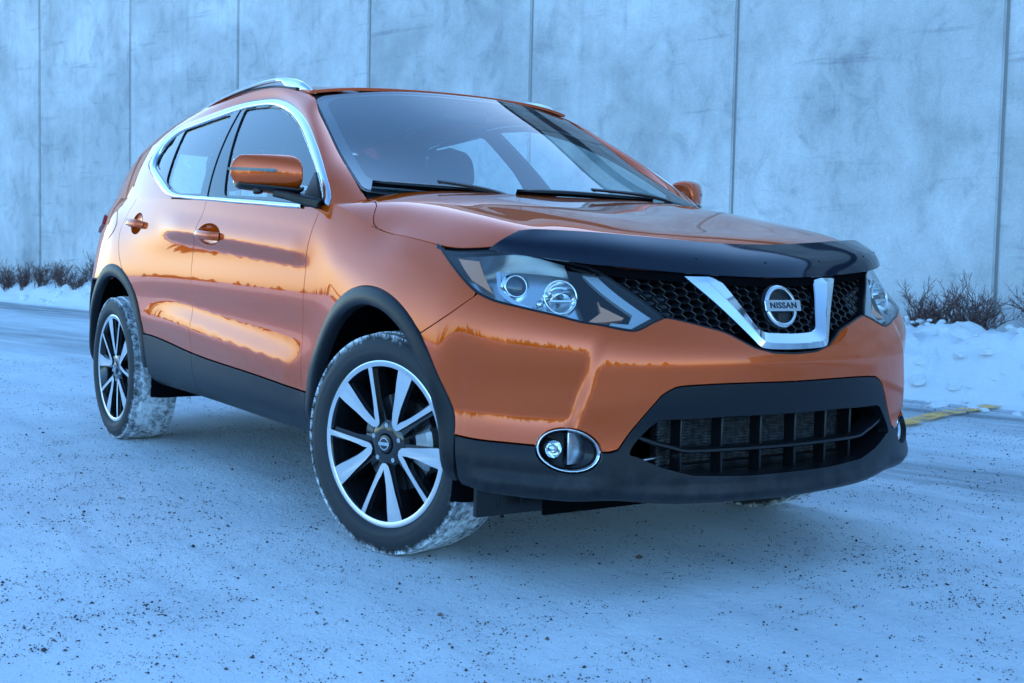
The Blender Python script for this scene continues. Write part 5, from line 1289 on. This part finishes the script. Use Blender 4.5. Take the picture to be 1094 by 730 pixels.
# loose snow lumps in front of the bank and under the car
def lump(m, c, r, rng):
    b_ = bmesh.new(); bmesh.ops.create_icosphere(b_, subdivisions=2, radius=1.)
    s_ = Vector((r * rng.uniform(.8, 1.3), r * rng.uniform(.8, 1.3), r * rng.uniform(.55, .9))); sd = rng.uniform(0, 90)
    v = []
    for q in b_.verts: k = 1 + .38 * noise.noise(q.co * 1.7 + Vector((sd, 0, 0))); v.append((c[0] + q.co.x * s_.x * k, c[1] + q.co.y * s_.y * k, c[2] + q.co.z * s_.z * k))
    m.add(v, [tuple(x.index for x in f.verts) for f in b_.faces]); b_.free()
rng = random.Random(11); m = M()
for i in range(150):
    a = rng.uniform(13.0, 17.8); d = np.interp(a, a_s, fr_d) * rng.choice([rng.uniform(.66, .95), rng.uniform(.9, 1.12)]); p = wpt(a, d); lump(m, (p[0], p[1], max(0, bank_z(a, d)) + .005), rng.choice([.02, .03, .045, .07]) * rng.uniform(.6, 1.3), rng)
for i in range(60):
    a = rng.uniform(-3., 3.0); d = np.interp(a, a_s, fr_d) * rng.uniform(.2, 1.0); p = wpt(a, d); lump(m, (p[0], p[1], bank_z(a, d)), rng.uniform(.03, .09), rng)
for i in range(0):
    x, y = rng.uniform(.2, .75), rng.uniform(-.6, .7); lump(m, (x, y, .0), rng.uniform(.003, .007), rng)
for x, y, r in (): lump(m, (x, y, r * .3), r, rng)
tag(m.build('snow_lumps', bank_m), kind='stuff')
# ---- grit scattered over the snow
grit_m = mat('grit', (.045, .043, .045), .8); oi = nd(grit_m, 'ShaderNodeNewGeometry'); rp = ramp(grit_m, oi.outputs['Random Per Island'], [(0, (.02, .021, .025)), (.7, (.055, .05, .05)), (.92, (.13, .09, .07)), (1, (.16, .11, .08))]); lk(grit_m, rp.outputs[0], bs(grit_m).inputs['Base Color'])
rng = random.Random(5); m = M()
oct_ = [(1, 0, 0), (0, 1, 0), (-1, 0, 0), (0, -1, 0), (0, 0, 1), (0, 0, -.6)]; of = [(0, 1, 4), (1, 2, 4), (2, 3, 4), (3, 0, 4), (1, 0, 5), (2, 1, 5), (3, 2, 5), (0, 3, 5)]
hz = lambda x, y: 0.0
gxi, gyi = gx_, gy_
def ground_z(x, y):
    i = int(np.clip(np.searchsorted(gxi, x), 1, len(gxi) - 1)); j = int(np.clip(np.searchsorted(gyi, y), 1, len(gyi) - 1)); return float(GZ[i, j])
for i in range(300000):
    if len(m.v) > 6 * 80000: break
    ds = 1.9 + 9. * rng.random() ** 1.25; an = R_(146.35) + rng.uniform(-.46, .46)
    x, y = 3.459 + ds * math.cos(an), -2.668 + ds * math.sin(an)
    pr = (.45 + .55 * noise.noise((x * 1.1, y * 1.1, 2.)) + .35 * noise.noise((x * 4.2, y * 4.2, 7.))) * min(1, ds / 4.)
    if rng.random() > pr: continue
    n_ = rng.choice([2, 3, 4]) if rng.random() < .3 else 1
    for q in range(n_):
        xx, yy = (x + rng.gauss(0, .018), y + rng.gauss(0, .018)) if q else (x, y)
        r = .0014 * math.exp(rng.gauss(.05, .48)); a = rng.uniform(0, 6.28); ca, sa = math.cos(a), math.sin(a); sx, sy, sz = r * rng.uniform(.8, 1.4), r * rng.uniform(.7, 1.1), r * rng.uniform(.6, 1.)
        z = ground_z(xx, yy) + r * .3
        m.add([(xx + (ca * u * sx - sa * v * sy), yy + (sa * u * sx + ca * v * sy), z + w * sz) for u, v, w in oct_], of)
tag(m.build('grit', grit_m, smooth=False), kind='stuff')
# ---- bare shrubs along the wall
twig_m = mat('bare_twigs', (.10, .06, .055), .8); nz = noise_n(twig_m, objco(twig_m), 30., 3.); rp = ramp(twig_m, nz, [(.3, (.075, .042, .038)), (.7, (.16, .10, .085))]); lk(twig_m, rp.outputs[0], bs(twig_m).inputs['Base Color'])
def shrub(a, d, h, w, seed, label, n=13, group='bare shrubs along the foot of the wall'):
    rng = random.Random(seed); m = M()
    def branch(p, dr, ln, r, lev):
        pts = [Vector(p)]; dv = Vector(dr).normalized(); k = 4
        for i in range(k):
            dv = (dv + Vector((rng.gauss(0, .16), rng.gauss(0, .16), rng.gauss(.03, .13)))).normalized(); pts.append(pts[-1] + dv * ln / k)
        sweep(m, [tuple(q) for q in pts], circ(r, 4), scales=[1 - .6 * i / k for i in range(k + 1)], up=(.3, .2, .9) if abs(dv.z) < .95 else (1, 0, 0), cap=False)
        if lev < 3:
            for q in range(rng.choice([2, 3, 3]) + (1 if lev == 0 else 0)):
                t = rng.randint(1, k); sp = Vector((rng.gauss(0, .55), rng.gauss(0, .55), rng.gauss(.22, .3)))
                branch(pts[t], dv + sp, ln * rng.uniform(.42, .68), r * .62, lev + 1)
    for i in range(n):
        an = rng.uniform(0, 6.28); tl = rng.uniform(.15, 1.0); b = (rng.gauss(0, .04), rng.gauss(0, .03), -.05)
        branch(b, (math.cos(an) * tl * w * 1.5, math.sin(an) * tl * w * .8, 1.), h * rng.uniform(.5, .72), .0068, 0)
    o = m.build('bare_shrub', twig_m, sharp=0); o.location = wpt(a, d, bank_z(a, d) - .02); o.rotation_euler = (0, 0, WROT)
    tag(o, label, 'shrub', group); return o
left = [(-.32, .62, .42, 'bare shrub at the far left edge of the hedge by the wall'), (.10, .60, .44, 'bare shrub in the left hedge, just left of the first visible wall joint'), (.62, .62, .42, 'bare shrub in the left hedge right in front of the first visible wall joint'), (1.12, .60, .43, 'bare shrub in the left hedge just right of the first visible wall joint'), (1.68, .58, .46, 'bare shrub in the left hedge, third from the parked car'), (2.18, .62, .42, 'low bare shrub in the left hedge, next but one to the parked car'), (2.72, .60, .52, 'tallest bare shrub of the left hedge, beside the tail of the orange car'), (3.2, .60, .50, 'bare shrub at the car end of the left hedge, half hidden behind the car')]
for i, (a, d, h, lb) in enumerate(left): shrub(a, d, h * .95, .60, 40 + i, lb, 24)
rightl = [(15.24, .62, .42, .78, 'low spreading bare shrub nearest the car front, snow clods on its base'), (15.64, .58, .47, .72, 'bare twiggy shrub on the right in front of a wall joint, the tallest there'), (16.22, .6, .45, .66, 'bare shrub cut by the right edge of the photo')]
for i, (a, d, h, w, lb) in enumerate(rightl): shrub(a, d, h, w, 70 + i, lb, 34)
rng = random.Random(21); m = M()
for i in range(12): a = 15.16 + rng.gauss(.1, .12); d = .72 + rng.gauss(0, .06); p = wpt(a, d); lump(m, (p[0], p[1], bank_z(a, d) + rng.uniform(.0, .07)), rng.uniform(.014, .036), rng)
for i in range(8): a = 16.1 + rng.gauss(0, .1); d = .75 + rng.gauss(0, .05); p = wpt(a, d); lump(m, (p[0], p[1], bank_z(a, d) + rng.uniform(.0, .06)), rng.uniform(.025, .05), rng)
tag(m.build('snow_clods', bank_m), kind='stuff')
mk = empty('marker_post', wpt(3.02, .5, .1)); tag(mk, 'dark marker post with a faded pink cap above the hedge behind the car', 'marker post')
m = M(); rev(m, [(.022, 0), (.020, .60), (.0005, .61)], 12, 'z'); m.build('post', MT['plastic_smooth'], mk)
m = M(); rev(m, [(.0005, .56), (.05, .57), (.062, .61), (.05, .655), (.0005, .67)], 16, 'z'); m.build('cap', mat('pink_cap', (.55, .10, .16), .5), mk)
# ---- far wood behind the viewer: only its reflection shows in the paint
fir_m = mat('far_firs', (.028, .045, .030), .9); rng = random.Random(8); m = M()
for i in range(1180):
    an = R_(rng.uniform(-192, 12) if i < 1000 else rng.triangular(-135, 20, -58)); ds = rng.uniform(120, 200) if i < 1000 else rng.uniform(70, 120); x, y = 2 + ds * math.cos(an), -2 + ds * math.sin(an); hh = rng.uniform(1.2, 2.6) * rng.choice([.6, .8, 1, 1, 1.3]) if i < 1000 else rng.uniform(4., 15.) * rng.uniform(.6, 1.1); z = 0
    for k in range(6):
        r0 = hh * .22 * (1 - k / 6.6); z0 = hh * (.08 + k * .145); z1 = z0 + hh * .26; n = 9; v = [(x, y, z1)]
        for j in range(n): aa = 6.283 * j / n + rng.uniform(-.2, .2); q = r0 * rng.uniform(.6, 1.2); v.append((x + q * math.cos(aa), y + q * math.sin(aa), z0 - hh * .03 * rng.random()))
        m.add(v, [(0, 1 + j, 1 + (j + 1) % n) for j in range(n)])
tag(m.build('far_wood', fir_m, smooth=False), kind='stuff')
